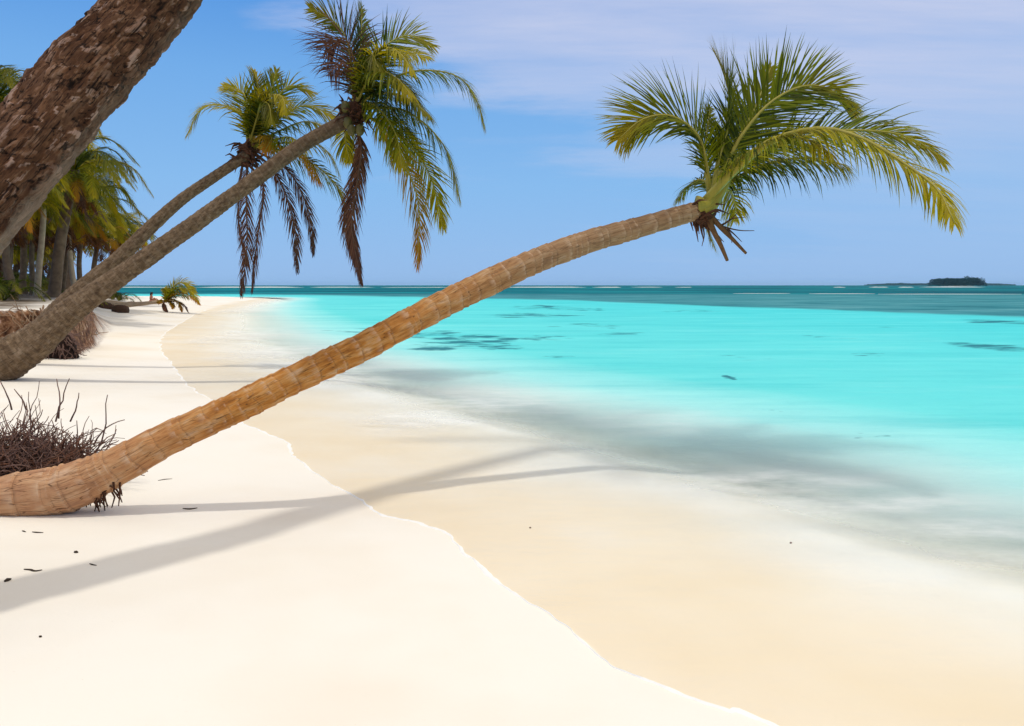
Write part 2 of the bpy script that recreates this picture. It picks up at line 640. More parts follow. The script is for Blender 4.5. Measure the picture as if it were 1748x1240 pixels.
def grid_mesh(name, Z, mask, mat, attrs):
    ny, nx = GX.shape
    idx = -np.ones(GX.size, int)
    used = np.zeros(GX.shape, bool)
    q = mask[:-1, :-1] | mask[1:, :-1] | mask[:-1, 1:] | mask[1:, 1:]
    for dy in (0, 1):
        for dx in (0, 1):
            used[dy:ny - 1 + dy, dx:nx - 1 + dx] |= q
    ids = np.flatnonzero(used.ravel())
    idx[ids] = np.arange(len(ids))
    V = np.stack([GX.ravel()[ids], GY.ravel()[ids], Z.ravel()[ids]], 1)
    ii = np.arange(GX.size).reshape(GX.shape)
    F = np.stack([ii[:-1, :-1][q], ii[:-1, 1:][q], ii[1:, 1:][q], ii[1:, :-1][q]], 1)
    F = idx[F]
    me = bpy.data.meshes.new(name)
    me.vertices.add(len(V))
    me.vertices.foreach_set("co", V.astype(np.float32).ravel())
    me.loops.add(F.size)
    me.loops.foreach_set("vertex_index", F.astype(np.int32).ravel())
    me.polygons.add(len(F))
    me.polygons.foreach_set("loop_start", np.arange(0, F.size, 4, dtype=np.int32))
    me.update(calc_edges=True)
    me.polygons.foreach_set("use_smooth", [True] * len(F))
    for k, a in attrs.items():
        at_ = me.attributes.new(k, 'FLOAT', 'POINT')
        at_.data.foreach_set("value", a.ravel()[ids].astype(np.float32))
    me.materials.append(mat)
    o = bpy.data.objects.new(name, me)
    COL.objects.link(o)
    return o


ZG, SG, BG = ground_z(GX, GY)


def ell(px, py, sx, sy):
    """a patch on the sea bed authored from where it lies: centre and half sizes in metres"""
    p = on_z(px, py, 0)
    d = p.y
    return (p.x, p.y, sx * d / 1360, sy * d * d / (HC * 1360))


def patch_field(lst, X, Y):
    out = np.zeros(X.shape)
    for (cx, cy, a, b, k) in lst:
        r2 = ((X - cx) / a) ** 2 + ((Y - cy) / b) ** 2
        out = np.maximum(out, k * np.exp(-r2 * 1.1))
    return out


reefs = [ell(790, 582, 95, 13) + (1.0,), ell(720, 572, 60, 9) + (.75,), ell(860, 594, 50, 6) + (.8,), ell(900, 538, 75, 4) + (.95,),
         ell(925, 525, 75, 4) + (.85,), ell(985, 528, 50, 3) + (.7,), ell(1700, 594, 55, 11) + (1.0,), ell(1740, 551, 75, 5) + (1.1,),
         ell(1245, 645, 11, 4) + (1.05,), ell(930, 578, 55, 6) + (.65,), ell(960, 609, 40, 4) + (.62,), ell(1060, 570, 60, 4) + (.6,), ell(600, 566, 60, 5) + (.55,),
         ell(1180, 531, 70, 3) + (.55,), ell(1430, 575, 60, 4) + (.5,), ell(1470, 604, 40, 4) + (.55,), ell(1330, 700, 30, 4) + (.5,), ell(1000, 556, 90, 5) + (.5,),
         ell(1560, 558, 60, 4) + (.45,), ell(1660, 650, 60, 6) + (.45,), ell(1250, 610, 80, 5) + (.4,), ell(1480, 745, 70, 7) + (.45,)]
crown_shades = [ell(1020, 765, 150, 38) + (.9,), ell(1180, 800, 190, 26) + (.7,), ell(1400, 880, 200, 20) + (.9,), ell(1530, 905, 130, 16) + (.8,), ell(1420, 920, 150, 26) + (.75,),
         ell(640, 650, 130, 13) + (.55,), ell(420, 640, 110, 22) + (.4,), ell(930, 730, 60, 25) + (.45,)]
rq_ = random.Random(3)
streaks = []
for (cx, cy, a, b, k) in reefs:
    for _ in range(11):
        al_, q_ = rq_.uniform(0, 6.283), rq_.random() ** .6
        f_ = rq_.uniform(.12, .42)
        streaks.append((cx + a * .9 * q_ * math.cos(al_), cy + b * q_ * math.sin(al_), a * f_, b * rq_.uniform(.10, .26), k * rq_.uniform(.65, 1.15)))
REEF = np.maximum(patch_field(streaks, GX, GY), .55 * patch_field(reefs, GX, GY))
CROWN_SHADE = .65 * patch_field(crown_shades, GX, GY)  # soft palm crown shadows painted as grey patches on the bed
milks = [ell(1330, 822, 170, 22) + (.9,), ell(1500, 858, 190, 20) + (.9,), ell(1660, 905, 140, 22) + (.8,), ell(1700, 950, 160, 30) + (.5,), ell(820, 685, 160, 24) + (.8,), ell(700, 715, 120, 30) + (.65,), ell(560, 640, 140, 20) + (.6,),
         ell(470, 600, 110, 18) + (.7,), ell(390, 575, 80, 18) + (.7,), ell(400, 530, 60, 10) + (.7,), ell(1130, 720, 170, 20) + (.45,)]
MILK = patch_field(milks, GX, GY) * smooth(.25, 1.2, -SG)
# far reef flat: grey-teal belt with a clear inner edge, deeper sea beyond
ex = np.array([-400, -60, -27, 8, 22.5, 29, 60, 400])
ey = np.array([175, 160, 138, 90, 60, 46.5, 38, 30])
EDGE = np.interp(GX, ex, ey)
wig = 5.0 * np.sin(GX * .11 + 1.3) + 3.0 * np.sin(GX * .31) + 2.0 * np.sin(GX * .83 + 2)
FLAT = smooth(-.05, .06, (GY - EDGE - wig * .5) / EDGE)
DEEP = smooth(135, 185, GY + .12 * GX)


def sand_material():
    m, nt, out = new_mat("sand")
    tc = N(nt, "ShaderNodeTexCoord").outputs["Object"]
    n1 = noise_tex(nt, tc, .35, 4)
    c = ramp(nt, n1, [(.3, (.775, .705, .59)), (.52, (.83, .788, .705)), (.75, (.845, .815, .755))])
    wet = attr(nt, "wet")
    cw = ramp(nt, noise_tex(nt, tc, .5, 3), [(.3, (.76, .645, .46)), (.55, (.79, .70, .545)), (.75, (.79, .735, .63))])
    c = mix(nt, ramp(nt, wet, [(.46, 0), (.54, 1)]), c, cw)
    c = mix(nt, attr(nt, "bed"), c, ramp(nt, noise_tex(nt, tc, .6, 4), [(.35, (.76, .72, .62)), (.62, (.84, .83, .78))]))
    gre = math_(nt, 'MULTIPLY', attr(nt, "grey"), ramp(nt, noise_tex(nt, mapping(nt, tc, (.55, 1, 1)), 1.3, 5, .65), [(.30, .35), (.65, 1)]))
    c = mix(nt, gre, c, (.58, .60, .575))  # painted crown shadow tint
    soil = attr(nt, "soil")
    sn = noise_tex(nt, tc, 5, 5, .65)
    cs = ramp(nt, sn, [(.36, (.030, .013, .007)), (.48, (.14, .06, .028)), (.60, (.32, .17, .09)), (.7, (.62, .50, .38))])
    c = mix(nt, soil, c, cs)
    lit = attr(nt, "litter")  # dark litter that also carries painted shade under the grove
    ln = noise_tex(nt, tc, 1.2, 5, .6)
    c = mix(nt, math_(nt, 'MULTIPLY', lit, ramp(nt, ln, [(.30, .35), (.46, .97)])), c, (.10, .068, .036))
    fine = noise_tex(nt, tc, 75, 3, .7)
    mid = noise_tex(nt, tc, 2.2, 4)
    sp_ = ramp(nt, noise_tex(nt, tc, 95, 2, .5), [(.70, 0), (.80, .25)])
    c = mix(nt, math_(nt, 'MULTIPLY', sp_, math_(nt, 'SUBTRACT', 1.0, wet, clamp=True)), c, (.42, .33, .24))
    h = math_(nt, 'ADD', math_(nt, 'MULTIPLY', fine, .0022), math_(nt, 'MULTIPLY', mid, .026))
    L(nt, bsdf(nt, c, .85, .15, bump(nt, h, .35, 1.0)).outputs[0], out.inputs[0])
    return m


def sea_material():
    m, nt, out = new_mat("sea_water")
    tc = N(nt, "ShaderNodeTexCoord").outputs["Object"]
    dep = attr(nt, "depth")
    n_big = noise_tex(nt, mapping(nt, tc, (.5, 1, 1)), .16, 5, .6)
    n_mid = noise_tex(nt, mapping(nt, tc, (.6, 1, 1)), .9, 5, .65)
    n_fine = noise_tex(nt, mapping(nt, tc, (.5, 1, 1)), 2.8, 4, .65)
    n_far = noise_tex(nt, mapping(nt, tc, (.35, 1, 1)), .035, 5, .6)
    # body colour of the water over white sand, by depth
    body = ramp(nt, math_(nt, 'MULTIPLY', dep, .25), [(.03, (.97, .985, .96)), (.09, (.78, .95, .91)), (.16, (.42, .84, .82)), (.26, (.16, .70, .70)), (.4, (.085, .63, .66)), (.7, (.06, .57, .62))])
    body = mix(nt, ramp(nt, n_big, [(.35, .0), (.7, .42)]), body, (.045, .54, .58))
    streak = noise_tex(nt, mapping(nt, tc, (.22, 1, 1)), .55, 6, .68)
    body = mix(nt, math_(nt, 'MULTIPLY', ramp(nt, streak, [(.50, .0), (.68, .5)]), ramp(nt, dep, [(.3, 0), (.9, 1)])), body, (.045, .50, .54))
    body = mix(nt, math_(nt, 'MULTIPLY', ramp(nt, streak, [(.30, .4), (.46, 0)]), ramp(nt, dep, [(.3, 0), (.9, 1)])), body, (.28, .76, .76))
    reef = math_(nt, 'ADD', attr(nt, "reef"), math_(nt, 'MULTIPLY', math_(nt, 'SUBTRACT', n_mid, .5), 2.3))
    reef = math_(nt, 'ADD', reef, math_(nt, 'MULTIPLY', math_(nt, 'SUBTRACT', n_fine, .5), 1.2))
    reef = math_(nt, 'MULTIPLY', reef, ramp(nt, attr(nt, 'reef'), [(.03, 0), (.25, 1)]))
    body = mix(nt, ramp(nt, reef, [(.32, 0), (.72, .85)]), body, (.012, .13, .175))
    flat = attr(nt, "flat")
    fc = ramp(nt, noise_tex(nt, mapping(nt, tc, (.4, 1, 1)), .22, 6, .7), [(.32, (.010, .12, .15)), (.48, (.040, .225, .265)), (.66, (.10, .31, .34))])
    body = mix(nt, flat, body, fc)
    dc = ramp(nt, n_far, [(.36, (.0, .06, .09)), (.5, (.0, .13, .165)), (.64, (.006, .24, .27))])
    body = mix(nt, attr(nt, "deep"), body, dc)
    dif = N(nt, "ShaderNodeSubsurfaceScattering", falloff='BURLEY', i_Scale=2.2)
    dif.inputs["Radius"].default_value = (1, 1, 1)
    L(nt, body, dif.inputs["Color"])
    tr = N(nt, "ShaderNodeBsdfTransparent")
    L(nt, ramp(nt, dep, [(.0, (1, 1, 1)), (.25, (.97, 1.0, .99)), (.6, (.86, .99, .98))]), tr.inputs["Color"])
    k = math_(nt, 'SUBTRACT', 1.0, math_(nt, 'POWER', 2.71828, math_(nt, 'MULTIPLY', math_(nt, 'POWER', math_(nt, 'MULTIPLY', math_(nt, 'MAXIMUM', math_(nt, 'SUBTRACT', dep, .04), 0.0), 3.4), 1.5), -1.0)))
    milk = math_(nt, 'MULTIPLY', attr(nt, "milk"), ramp(nt, math_(nt, 'ADD', math_(nt, 'MULTIPLY', n_mid, .5), math_(nt, 'MULTIPLY', n_fine, .5)), [(.34, .0), (.62, 1)]))
    veil = N(nt, "ShaderNodeBsdfDiffuse", i_Color=(.86, .87, .85, 1))
    k = math_(nt, 'MAXIMUM', k, ramp(nt, reef, [(.5, 0), (.9, .8)]))
    ms = N(nt, "ShaderNodeMixShader")
    L(nt, k, ms.inputs[0])
    L(nt, tr.outputs[0], ms.inputs[1])
    L(nt, dif.outputs[0], ms.inputs[2])
    gl = N(nt, "ShaderNodeBsdfGlossy", i_Roughness=.22)
    hb = math_(nt, 'ADD', math_(nt, 'MULTIPLY', noise_tex(nt, mapping(nt, tc, (.5, 1, 1)), 3.0, 4), .02), math_(nt, 'MULTIPLY', n_mid, .07))
    hb = math_(nt, 'ADD', hb, math_(nt, 'MULTIPLY', noise_tex(nt, mapping(nt, tc, (.4, 1, 1)), 7.0, 3), .014))
    nb = bump(nt, hb, 1.0, 1.0)
    L(nt, nb, gl.inputs["Normal"])
    L(nt, nb, dif.inputs["Normal"])
    fr = N(nt, "ShaderNodeFresnel", i_IOR=1.33)
    L(nt, nb, fr.inputs["Normal"])
    f = math_(nt, 'MINIMUM', math_(nt, 'MULTIPLY', fr.outputs[0], .30), .075)
    f = math_(nt, 'MULTIPLY', f, ramp(nt, n_mid, [(.3, .5), (.7, 1.0)]))
    ms2 = N(nt, "ShaderNodeMixShader")
    L(nt, f, ms2.inputs[0])
    msv = N(nt, "ShaderNodeMixShader")
    L(nt, math_(nt, 'MULTIPLY', milk, .75), msv.inputs[0])
    L(nt, ms.outputs[0], msv.inputs[1])
    L(nt, veil.outputs[0], msv.inputs[2])
    L(nt, msv.outputs[0], ms2.inputs[1])
    L(nt, gl.outputs[0], ms2.inputs[2])
    L(nt, ms2.outputs[0], out.inputs[0])
    return m


SLOPE = np.hypot(*np.gradient(ZG, YS, XS))
SOIL = smooth(.45, .9, SLOPE) * (GY < 40) * (BG > -.6)
LITTER_SHADE = smooth(.2, 2.2, BG) * (GY > 10)  # grove floor: leaf litter and tree shade, both put in as dark colour
WET = .5 - SG * 4.0
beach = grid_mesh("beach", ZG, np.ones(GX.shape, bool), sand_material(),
                  {"wet": np.clip(WET, 0, 1), "grey": CROWN_SHADE, "bed": smooth(.7, 3.0, -SG + .25 * np.sin(GX * 1.3) * np.sin(GY * .9)), "soil": SOIL, "litter": LITTER_SHADE})
tag(beach, kind="structure", label="white sand beach sloping into clear shallow water")
sea = grid_mesh("sea", np.zeros(GX.shape), SG < .25, sea_material(),
                {"depth": np.clip(-ZG, 0, 6), "reef": REEF, "milk": MILK, "flat": FLAT, "deep": DEEP})
tag(sea, kind="structure", label="turquoise sea turning deep teal towards the horizon")

# white foam line left by the last ripple along the waterline
foam_m, nt_, out_ = new_mat("foam")
L(nt_, bsdf(nt_, (.88, .87, .84), .9, .1).outputs[0], out_.inputs[0])
mb = MB()
keep = [i for i in range(len(SH)) if .5 < SH[i, 1] < 60]
fp, _ = resample([Vector((SH[i, 0], SH[i, 1], 0)) for i in keep], 2400)
prev = None
for i, p in enumerate(fp):
    t = (fp[min(i + 1, 2399)] - fp[max(i - 1, 0)]).normalized()
    nn = Vector((-t.y, t.x, 0))
    q = .5 + .8 * noise.noise(Vector((p.x * 1.3, p.y * 1.3, 1))) + .5 * noise.noise(Vector((p.x * 5, p.y * 5, 4)))
    w = max(.0025, .019 * q + .010 * noise.noise(Vector((p.x * 14, p.y * 14, 6)))) * (1 + p.y / 30)
    h = .004 + w * .22
    jit = .020 * noise.noise(Vector((p.x * 7, p.y * 7, 2))) + .008 * noise.noise(Vector((p.x * 22, p.y * 22, 5)))
    c = p + nn * (jit + .004)
    row = [c - nn * w * 1.2 + Vector((0, 0, -.004)), c - nn * w * .5 + Vector((0, 0, h * .8)), c + nn * w * .3 + Vector((0, 0, h + .004)), c + nn * w + Vector((0, 0, -.004))]
    b = len(mb.v)
    mb.v += row
    if i:
        for k in range(3):
            mb.f.append((b - 4 + k, b - 3 + k, b + k + 1, b + k))
foam = mb.build("foam_line", foam_m)
tag(foam, "thin white scalloped foam line where clear water meets dry sand", None, None, "stuff")

# breakers on the outer reef
rr = random.Random(5)
mb = MB()


def breaker(x0, x1, Y, hgt):
    n = max(6, int((x1 - x0) / 14))
    base = len(mb.v)
    for i in range(n + 1):
        t = i / n
        x = x0 + (x1 - x0) * t
        e = math.sin(math.pi * t) ** .4
        h = .6 * hgt * e * (.35 + .6 * abs(noise.noise(Vector((x * .03, Y * .01, 2)))) + .3 * rr.random()) + .02
        y = Y + 5 * noise.noise(Vector((x * .02, 3, Y)))
        mb.v += [Vector((x, y - h * 3.5, -.03)), Vector((x, y - h * .8, h * .75)), Vector((x, y, h)), Vector((x, y + h * 2, -.03))]
    for i in range(n):
        for k in range(3):
            b = base + i * 4 + k
            mb.f.append((b, b + 1, b + 5, b + 4))


for (pxa, pxb, Y, h) in [(335, 520, 620, 1.0), (530, 640, 640, .8), (650, 770, 620, .5), (860, 1000, 640, 1.0), (1010, 1060, 620, .7), (1075, 1130, 660, .5), (1150, 1180, 640, .5), (1420, 1442, 640, .8),
                         (1480, 1515, 660, .8), (1530, 1556, 640, 1.1), (1566, 1680, 700, 1.0), (120, 330, 640, .7), (-200, 100, 640, .8)]:
    breaker((pxa - 874) / 1360 * Y, (pxb - 874) / 1360 * Y, Y, h)
for (pxa, pxb, Y, h) in [(1380, 1490, 165, .10), (1500, 1740, 158, .09), (1250, 1350, 170, .07)]:
    breaker((pxa - 874) / 1360 * Y, (pxb - 874) / 1360 * Y, Y, h)
surf = mb.build("surf", foam_m)
tag(surf, "broken white lines of surf on the outer reef along the horizon", None, None, "stuff")

# ------------------------------------------------------------------ leaning palms
def px_trunk(lst):
    return [(at(x, y, Y), w * Y / 1360 / 2) for (x, y, Y, w) in lst]


LEAN = "palms leaning out over the beach"
# --- the near palm
near_l = [(-190, 905, 5.75, 84), (-90, 872, 5.7, 78), (0, 851, 5.65, 77), (60, 843, 5.68, 84), (121, 832, 5.72, 84), (202, 795, 5.8, 68), (282, 751, 5.9, 58), (403, 696, 6.05, 53), (510, 644, 6.25, 50),
          (620, 592, 6.6, 49), (700, 549, 6.83, 47), (780, 508, 7.1, 46), (900, 452, 7.45, 43), (1000, 414, 7.75, 39), (1075, 393, 7.95, 36), (1151, 371, 8.1, 33), (1196, 358, 8.2, 30)]
near = empty("palm_tree", at(60, 885, 5.68), "ringed tan coconut palm lying low over the sand, its green crown out over the water", "palm tree", LEAN)
trunk(near, px_trunk(near_l), M["bark_near"], .105, .085, .055, 48, .011, irregular=.6, seed=1.0,
      knots=[(2.05, 1.2, .05, .02)])
NC = 8.3


def crop3(lst, dz=0.0, d0=0.0, Yc=None):
    """crown picks -> world; depth runs from d0 at the base to d0+dz at the tip"""
    n = len(lst)
    Y0 = Yc or NC
    return [at(1000 + x * .37757, 60 + y * .37757, Y0 + d0 + dz * (i / (n - 1)) ** 1.2) for i, (x, y) in enumerate(lst)]


CAMX = Vector((0, 1, 0))
SIDE_OUT = Vector((0, -1, .15))     # blade edge-on axis pointing at the beach
# drooping bright frond sweeping right
frond(near, crop3([(525, 770), (620, 665), (720, 570), (850, 475), (1060, 425), (1250, 470), (1450, 590), (1590, 700), (1665, 850)], -1.9, -.1), .62, 90, M["lime"], roll=12, droop=.34, lift=8, width=.034, rib=.050, a0=62, a1=26)
# big fan frond rising to the right
frond(near, crop3([(560, 735), (640, 580), (705, 455), (830, 310), (980, 232), (1110, 250), (1210, 350)], .35, .15), .74, 92, M["green"], roll=64, droop=.07, lift=12, width=.034, rib=.032, a0=62, a1=22)
# upright frond with a bare tip
frond(near, crop3([(572, 720), (600, 560), (640, 420), (650, 280), (615, 150), (572, 60)], .5, .1), .62, 70, M["green"], roll=70, droop=.06, lift=10, width=.034, rib=.028, a0=50, a1=18)
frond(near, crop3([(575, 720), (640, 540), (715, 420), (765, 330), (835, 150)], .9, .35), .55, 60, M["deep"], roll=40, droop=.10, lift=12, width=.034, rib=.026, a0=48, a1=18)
# left arching frond
frond(near, crop3([(560, 740), (545, 600), (515, 475), (450, 400), (360, 362), (250, 385), (150, 470)], -.4, .0), .66, 86, M["green"], roll=-62, droop=.10, lift=10, width=.034, rib=.030, a0=62, a1=24)
# right frond behind
frond(near, crop3([(570, 740), (700, 610), (880, 500), (1080, 440), (1250, 432), (1420, 450), (1540, 505), (1620, 575)], -.3, .2), .66, 84, M["green"], roll=48, droop=.20, lift=8, width=.033, rib=.030, a0=60, a1=24)
# dark frond under the bright one
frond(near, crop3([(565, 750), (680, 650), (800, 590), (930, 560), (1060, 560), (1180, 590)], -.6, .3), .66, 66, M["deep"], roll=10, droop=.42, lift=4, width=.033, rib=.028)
frond(near, crop3([(560, 740), (660, 590), (760, 520), (900, 470), (1020, 480), (1110, 540)], -1.1, -.1), .56, 60, M["green"], roll=0, droop=.42, lift=4, width=.032, rib=.028)
# small low fronds
frond(near, crop3([(565, 745), (555, 680), (510, 655), (455, 690), (415, 745)], .5, .1), .32, 40, M["green"], roll=-30, droop=.3, lift=6, width=.028, rib=.018)
frond(near, crop3([(575, 760), (620, 700), (660, 715), (675, 780), (670, 840)], .6, .1), .34, 38, M["lime"], roll=-40, droop=.3, lift=6, width=.026, rib=.016)
frond(near, crop3([(545, 800), (545, 860), (560, 910), (585, 965)], .3, .1), .30, 30, M["lime"], roll=60, droop=.2, lift=6, width=.024, rib=.016)
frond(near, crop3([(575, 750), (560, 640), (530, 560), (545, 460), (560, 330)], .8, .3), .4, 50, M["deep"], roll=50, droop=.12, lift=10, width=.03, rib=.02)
# petiole bases, stubs, dry flower stalk, fibre sheath
mb = MB()
for (lst, r0, r1) in [([(500, 775), (540, 770), (590, 700)], .11, .055), ([(530, 795), (570, 770), (640, 655)], .085, .045)]:
    p = catmull(crop3(lst, 0, -.12), 6)
    mb.tube(p, [r0 + (r1 - r0) * i / (len(p) - 1) for i in range(len(p))], 10)
mb.build("petiole_base", M["rib"], near)
for lst, r in [([(545, 800), (575, 880), (610, 950), (640, 1020)], .036), ([(560, 815), (620, 880), (670, 930), (725, 988)], .030)]:
    mb = MB()
    p = catmull(crop3(lst, -.2, -.1), 5)
    mb.tube(p, [r * (1 - .55 * i / (len(p) - 1)) for i in range(len(p))], 7)
    mb.build("broken_petiole", M["stub"], near)
mb = MB()
for lst in [[(575, 850), (640, 872), (700, 884), (762, 885)], [(600, 865), (650, 840), (690, 800)], [(610, 866), (660, 832), (718, 825)], [(640, 875), (670, 900), (705, 935)], [(620, 868), (655, 900), (660, 940)], [(520, 840), (535, 900), (525, 955)]]:
    p = catmull(crop3(lst, -.2, -.05), 5)
    mb.tube(p, [.011 * (1 - .7 * i / (len(p) - 1)) for i in range(len(p))], 5)
mb.build("flower_stalk", M["rib_dead"], near)
mb = MB()
c0 = at(1196, 362, 8.2)
for i in range(60):
    a = rr.uniform(0, 6.28)
    d = Vector((.55, .25, .25)) + Vector((math.cos(a) * .3, math.sin(a) * .5, math.sin(a * 1.7) * .5 - .35))
    p = c0 + Vector((rr.uniform(-.12, .06), rr.uniform(-.12, .12), rr.uniform(-.12, .06)))
    l = rr.uniform(.15, .34)
    mb.tube([p, p + d * l * .5, p + d * l + Vector((0, 0, -.06))], [.016, .012, .003], 5)
mb.blob(c0 + Vector((.02, 0, -.01)), (.12, .10, .10), 14, 9, .6, 3)
mb.build("fibre_sheath", M["fibre"], near)
# roots below the swollen base
mb = MB()
for i in range(34):
    p = at(rr.uniform(150, 206), rr.uniform(812, 838), 5.72 + rr.uniform(-.05, .12))
    g = gz(p.x, p.y)
    q = Vector((p.x + rr.uniform(-.08, .08), p.y + rr.uniform(-.06, .06), max(g - .01, p.z - rr.uniform(.07, .22))))
    mb.tube([p, p.lerp(q, .5) + Vector((rr.uniform(-.03, .03), rr.uniform(-.02, .02), 0)), q], [.009, .007, .004], 5)
mb.build("root", M["fibre"], near)

# --- grey palm, longer
gA = [(-75, 650, 13.5, 66), (-28, 632, 13.55, 76), (18, 610, 13.6, 74), (57, 586, 13.7, 62), (108, 542, 13.8, 47), (153, 508, 13.9, 39), (222, 460, 14.1, 32), (307, 400, 14.4, 29), (405, 329, 14.7, 26),
      (510, 252, 15.0, 24), (573, 216, 15.2, 24), (603, 198, 15.3, 25)]
grey = empty("palm_tree", at(10, 645, 13.6), "long grey leaning palm with shaggy crown and brown dead fronds dangling above the sea", "palm tree", LEAN)
trunk(grey, px_trunk(gA), M["bark_grey"], .12, .075, .05, 32, .02, seed=4.0)
GC = 15.3


def crop2(lst, Y0, dz=0.0, d0=0.0):
    n = len(lst)
    return [at(300 + x / 2.384, y / 2.384, Y0 + d0 + dz * (i / (n - 1)) ** 1.2) for i, (x, y) in enumerate(lst)]


def fr2(par, Y0, lst, leaf, n, mat, dz=0., d0=0., **kw):
    kw.setdefault("width", .045)
    kw.setdefault("rib", .03)
    return frond(par, crop2(lst, Y0, dz, d0), leaf * (1.3 if mat != 'dead' else 1.0), n, M[mat], **kw)


c = (725, 450)
fr2(grey, GC, [c, (715, 280), (695, 160), (640, 85), (545, 35)], .55, 50, "deep", .3, roll=60, droop=.08, lift=8)
fr2(grey, GC, [c, (745, 260), (755, 140), (757, 30)], .5, 46, "deep", .8, roll=70, droop=.06, lift=8, a0=50)
fr2(grey, GC, [c, (780, 290), (850, 190), (950, 145), (1048, 190)], .6, 54, "green", .6, roll=60, droop=.10, lift=8)
fr2(grey, GC, [c, (790, 300), (870, 225), (960, 215), (1025, 240)], .5, 46, "lime", -.5, roll=40, droop=.25, lift=8)
fr2(grey, GC, [c, (780, 270), (850, 195), (920, 225), (965, 300)], .5, 46, "lime", -1.1, roll=0, droop=.4, lift=4)
fr2(grey, GC, [c, (830, 360), (930, 300), (1050, 288), (1160, 320), (1225, 410), (1255, 515)], .62, 64, "green", .2, roll=20, droop=.38, lift=6)
fr2(grey, GC, [c, (830, 440), (930, 450), (1030, 520), (1110, 630), (1155, 815)], .62, 64, "green", -.2, roll=5, droop=.42, lift=4)
fr2(grey, GC, [c, (820, 500), (900, 600), (955, 720), (990, 850), (985, 1085)], .55, 60, "gold", -.4, roll=-60, droop=.32, lift=2)
fr2(grey, GC, [c, (850, 510), (960, 600), (1040, 730), (1090, 930)], .55, 60, "lime", .2, roll=-50, droop=.32, lift=2)
fr2(grey, GC, [c, (800, 390), (880, 380), (960, 410), (1030, 470)], .62, 56, "deep", -1.0, roll=0, droop=.45, lift=2)
fr2(grey, GC, [c, (780, 330), (830, 290), (900, 320), (960, 390)], .62, 54, "green", -1.3, roll=0, droop=.45, lift=2)
fr2(grey, GC, [c, (790, 420), (850, 470), (900, 560), (920, 680)], .6, 52, "green", -1.0, roll=0, droop=.42, lift=2)
fr2(grey, GC, [c, (770, 340), (790, 250), (800, 220), (830, 290)], .5, 44, "deep", -.8, roll=20, droop=.4, lift=2)
fr2(grey, GC, [c, (800, 360), (870, 330), (930, 350), (990, 420)], .6, 54, "deep", .8, roll=0, droop=.42, lift=2)
fr2(grey, GC, [c, (710, 480), (690, 540), (700, 620), (712, 660)], .35, 34, "lime", .5, roll=0, droop=.4, lift=2)
fr2(grey, GC, [c, (780, 430), (840, 420), (900, 470), (960, 560), (1000, 640)], .58, 52, "deep", .9, roll=0, droop=.42, lift=2)
fr2(grey, GC, [c, (735, 330), (718, 220), (692, 160), (655, 165), (610, 195)], 1.15, 40, "dead", -.3, roll=-80, droop=.24, lift=2, ribmat=M["stub"], width=.036, a0=75, a1=35)
fr2(grey, GC, [c, (730, 350), (705, 270), (670, 250), (620, 290)], .85, 30, "dead", -.5, roll=-65, droop=.34, lift=2, ribmat=M["rib_dead"], width=.034, a0=75, a1=35)
fr2(grey, GC, [c, (745, 540), (756, 610), (735, 760), (715, 920), (755, 1150)], .58, 76, "dead", -.2, droop=.22, lift=-4, flop=.06, width=.034, ribmat=M["rib_dead"], a0=40, a1=15)
fr2(grey, GC, [c, (742, 560), (750, 640), (715, 780), (700, 900), (735, 1080)], .5, 60, "dead", -.1, .1, droop=.22, lift=-4, flop=.06, width=.034, ribmat=M["rib_dead"], a0=40, a1=15)
mb = MB()
cc = at(606, 192, GC)
for i in range(70):
    a = rr.uniform(0, 6.28)
    p = cc + Vector((rr.uniform(-.22, .15), rr.uniform(-.2, .2), rr.uniform(-.22, .2)))
    d = Vector((math.cos(a), math.sin(a) * .8, rr.uniform(-.6, .8)))
    mb.tube([p, p + d * rr.uniform(.08, .2), p + d * rr.uniform(.2, .35) + Vector((0, 0, -.1))], [.03, .02, .005], 5)
mb.blob(cc, (.17, .16, .18), 12, 8, .6, 6)
mb.build("fibre_sheath", M["fibre"], grey)
for (x, y) in [(715, 530), (690, 435), (750, 530), (700, 500)]:
    mb = MB()
    mb.blob(at(300 + x / 2.384, y / 2.384, GC - .22), (.085, .085, .11), 10, 8, .1, x)
    mb.build("coconut", M["nut"], grey)

# --- second grey palm, behind
gB = [(15, 622, 16.2, 36), (55, 578, 16.3, 35), (85, 545, 16.35, 33), (115, 515, 16.4, 31), (158, 478, 16.5, 28), (207, 438, 16.7, 25), (255, 390, 16.9, 22), (310, 341, 17.2, 19), (360, 306, 17.4, 17.5), (398, 281, 17.5, 17), (422, 265, 17.6, 20)]
grey2 = empty("palm_tree", at(15, 622, 16.2), "thinner grey leaning palm with smaller crown, its trunk just above the long grey one", "palm tree", LEAN)
trunk(grey2, px_trunk(gB), M["bark_grey"], .11, .075, .05, 28, .022, seed=9.0)
GD = 17.6
c = (295, 600)
fr2(grey2, GD, [c, (275, 480), (200, 430), (110, 440), (45, 550)], .5, 52, "lime", -.3, roll=-25, droop=.22, lift=6)
fr2(grey2, GD, [c, (295, 460), (270, 375), (195, 350)], .48, 44, "lime", .3, roll=-50, droop=.10, lift=8)
fr2(grey2, GD, [c, (325, 440), (335, 350), (318, 290)], .48, 42, "green", .4, roll=60, droop=.08, lift=8, a0=50)
fr2(grey2, GD, [c, (360, 440), (390, 360), (410, 285)], .45, 42, "deep", .7, roll=60, droop=.08, lift=8, a0=46)
fr2(grey2, GD, [c, (390, 440), (460, 350), (555, 380)], .55, 50, "green", .5, roll=50, droop=.14, lift=8)
fr2(grey2, GD, [c, (410, 490), (530, 430), (650, 480)], .6, 56, "green", .1, roll=45, droop=.20, lift=8)
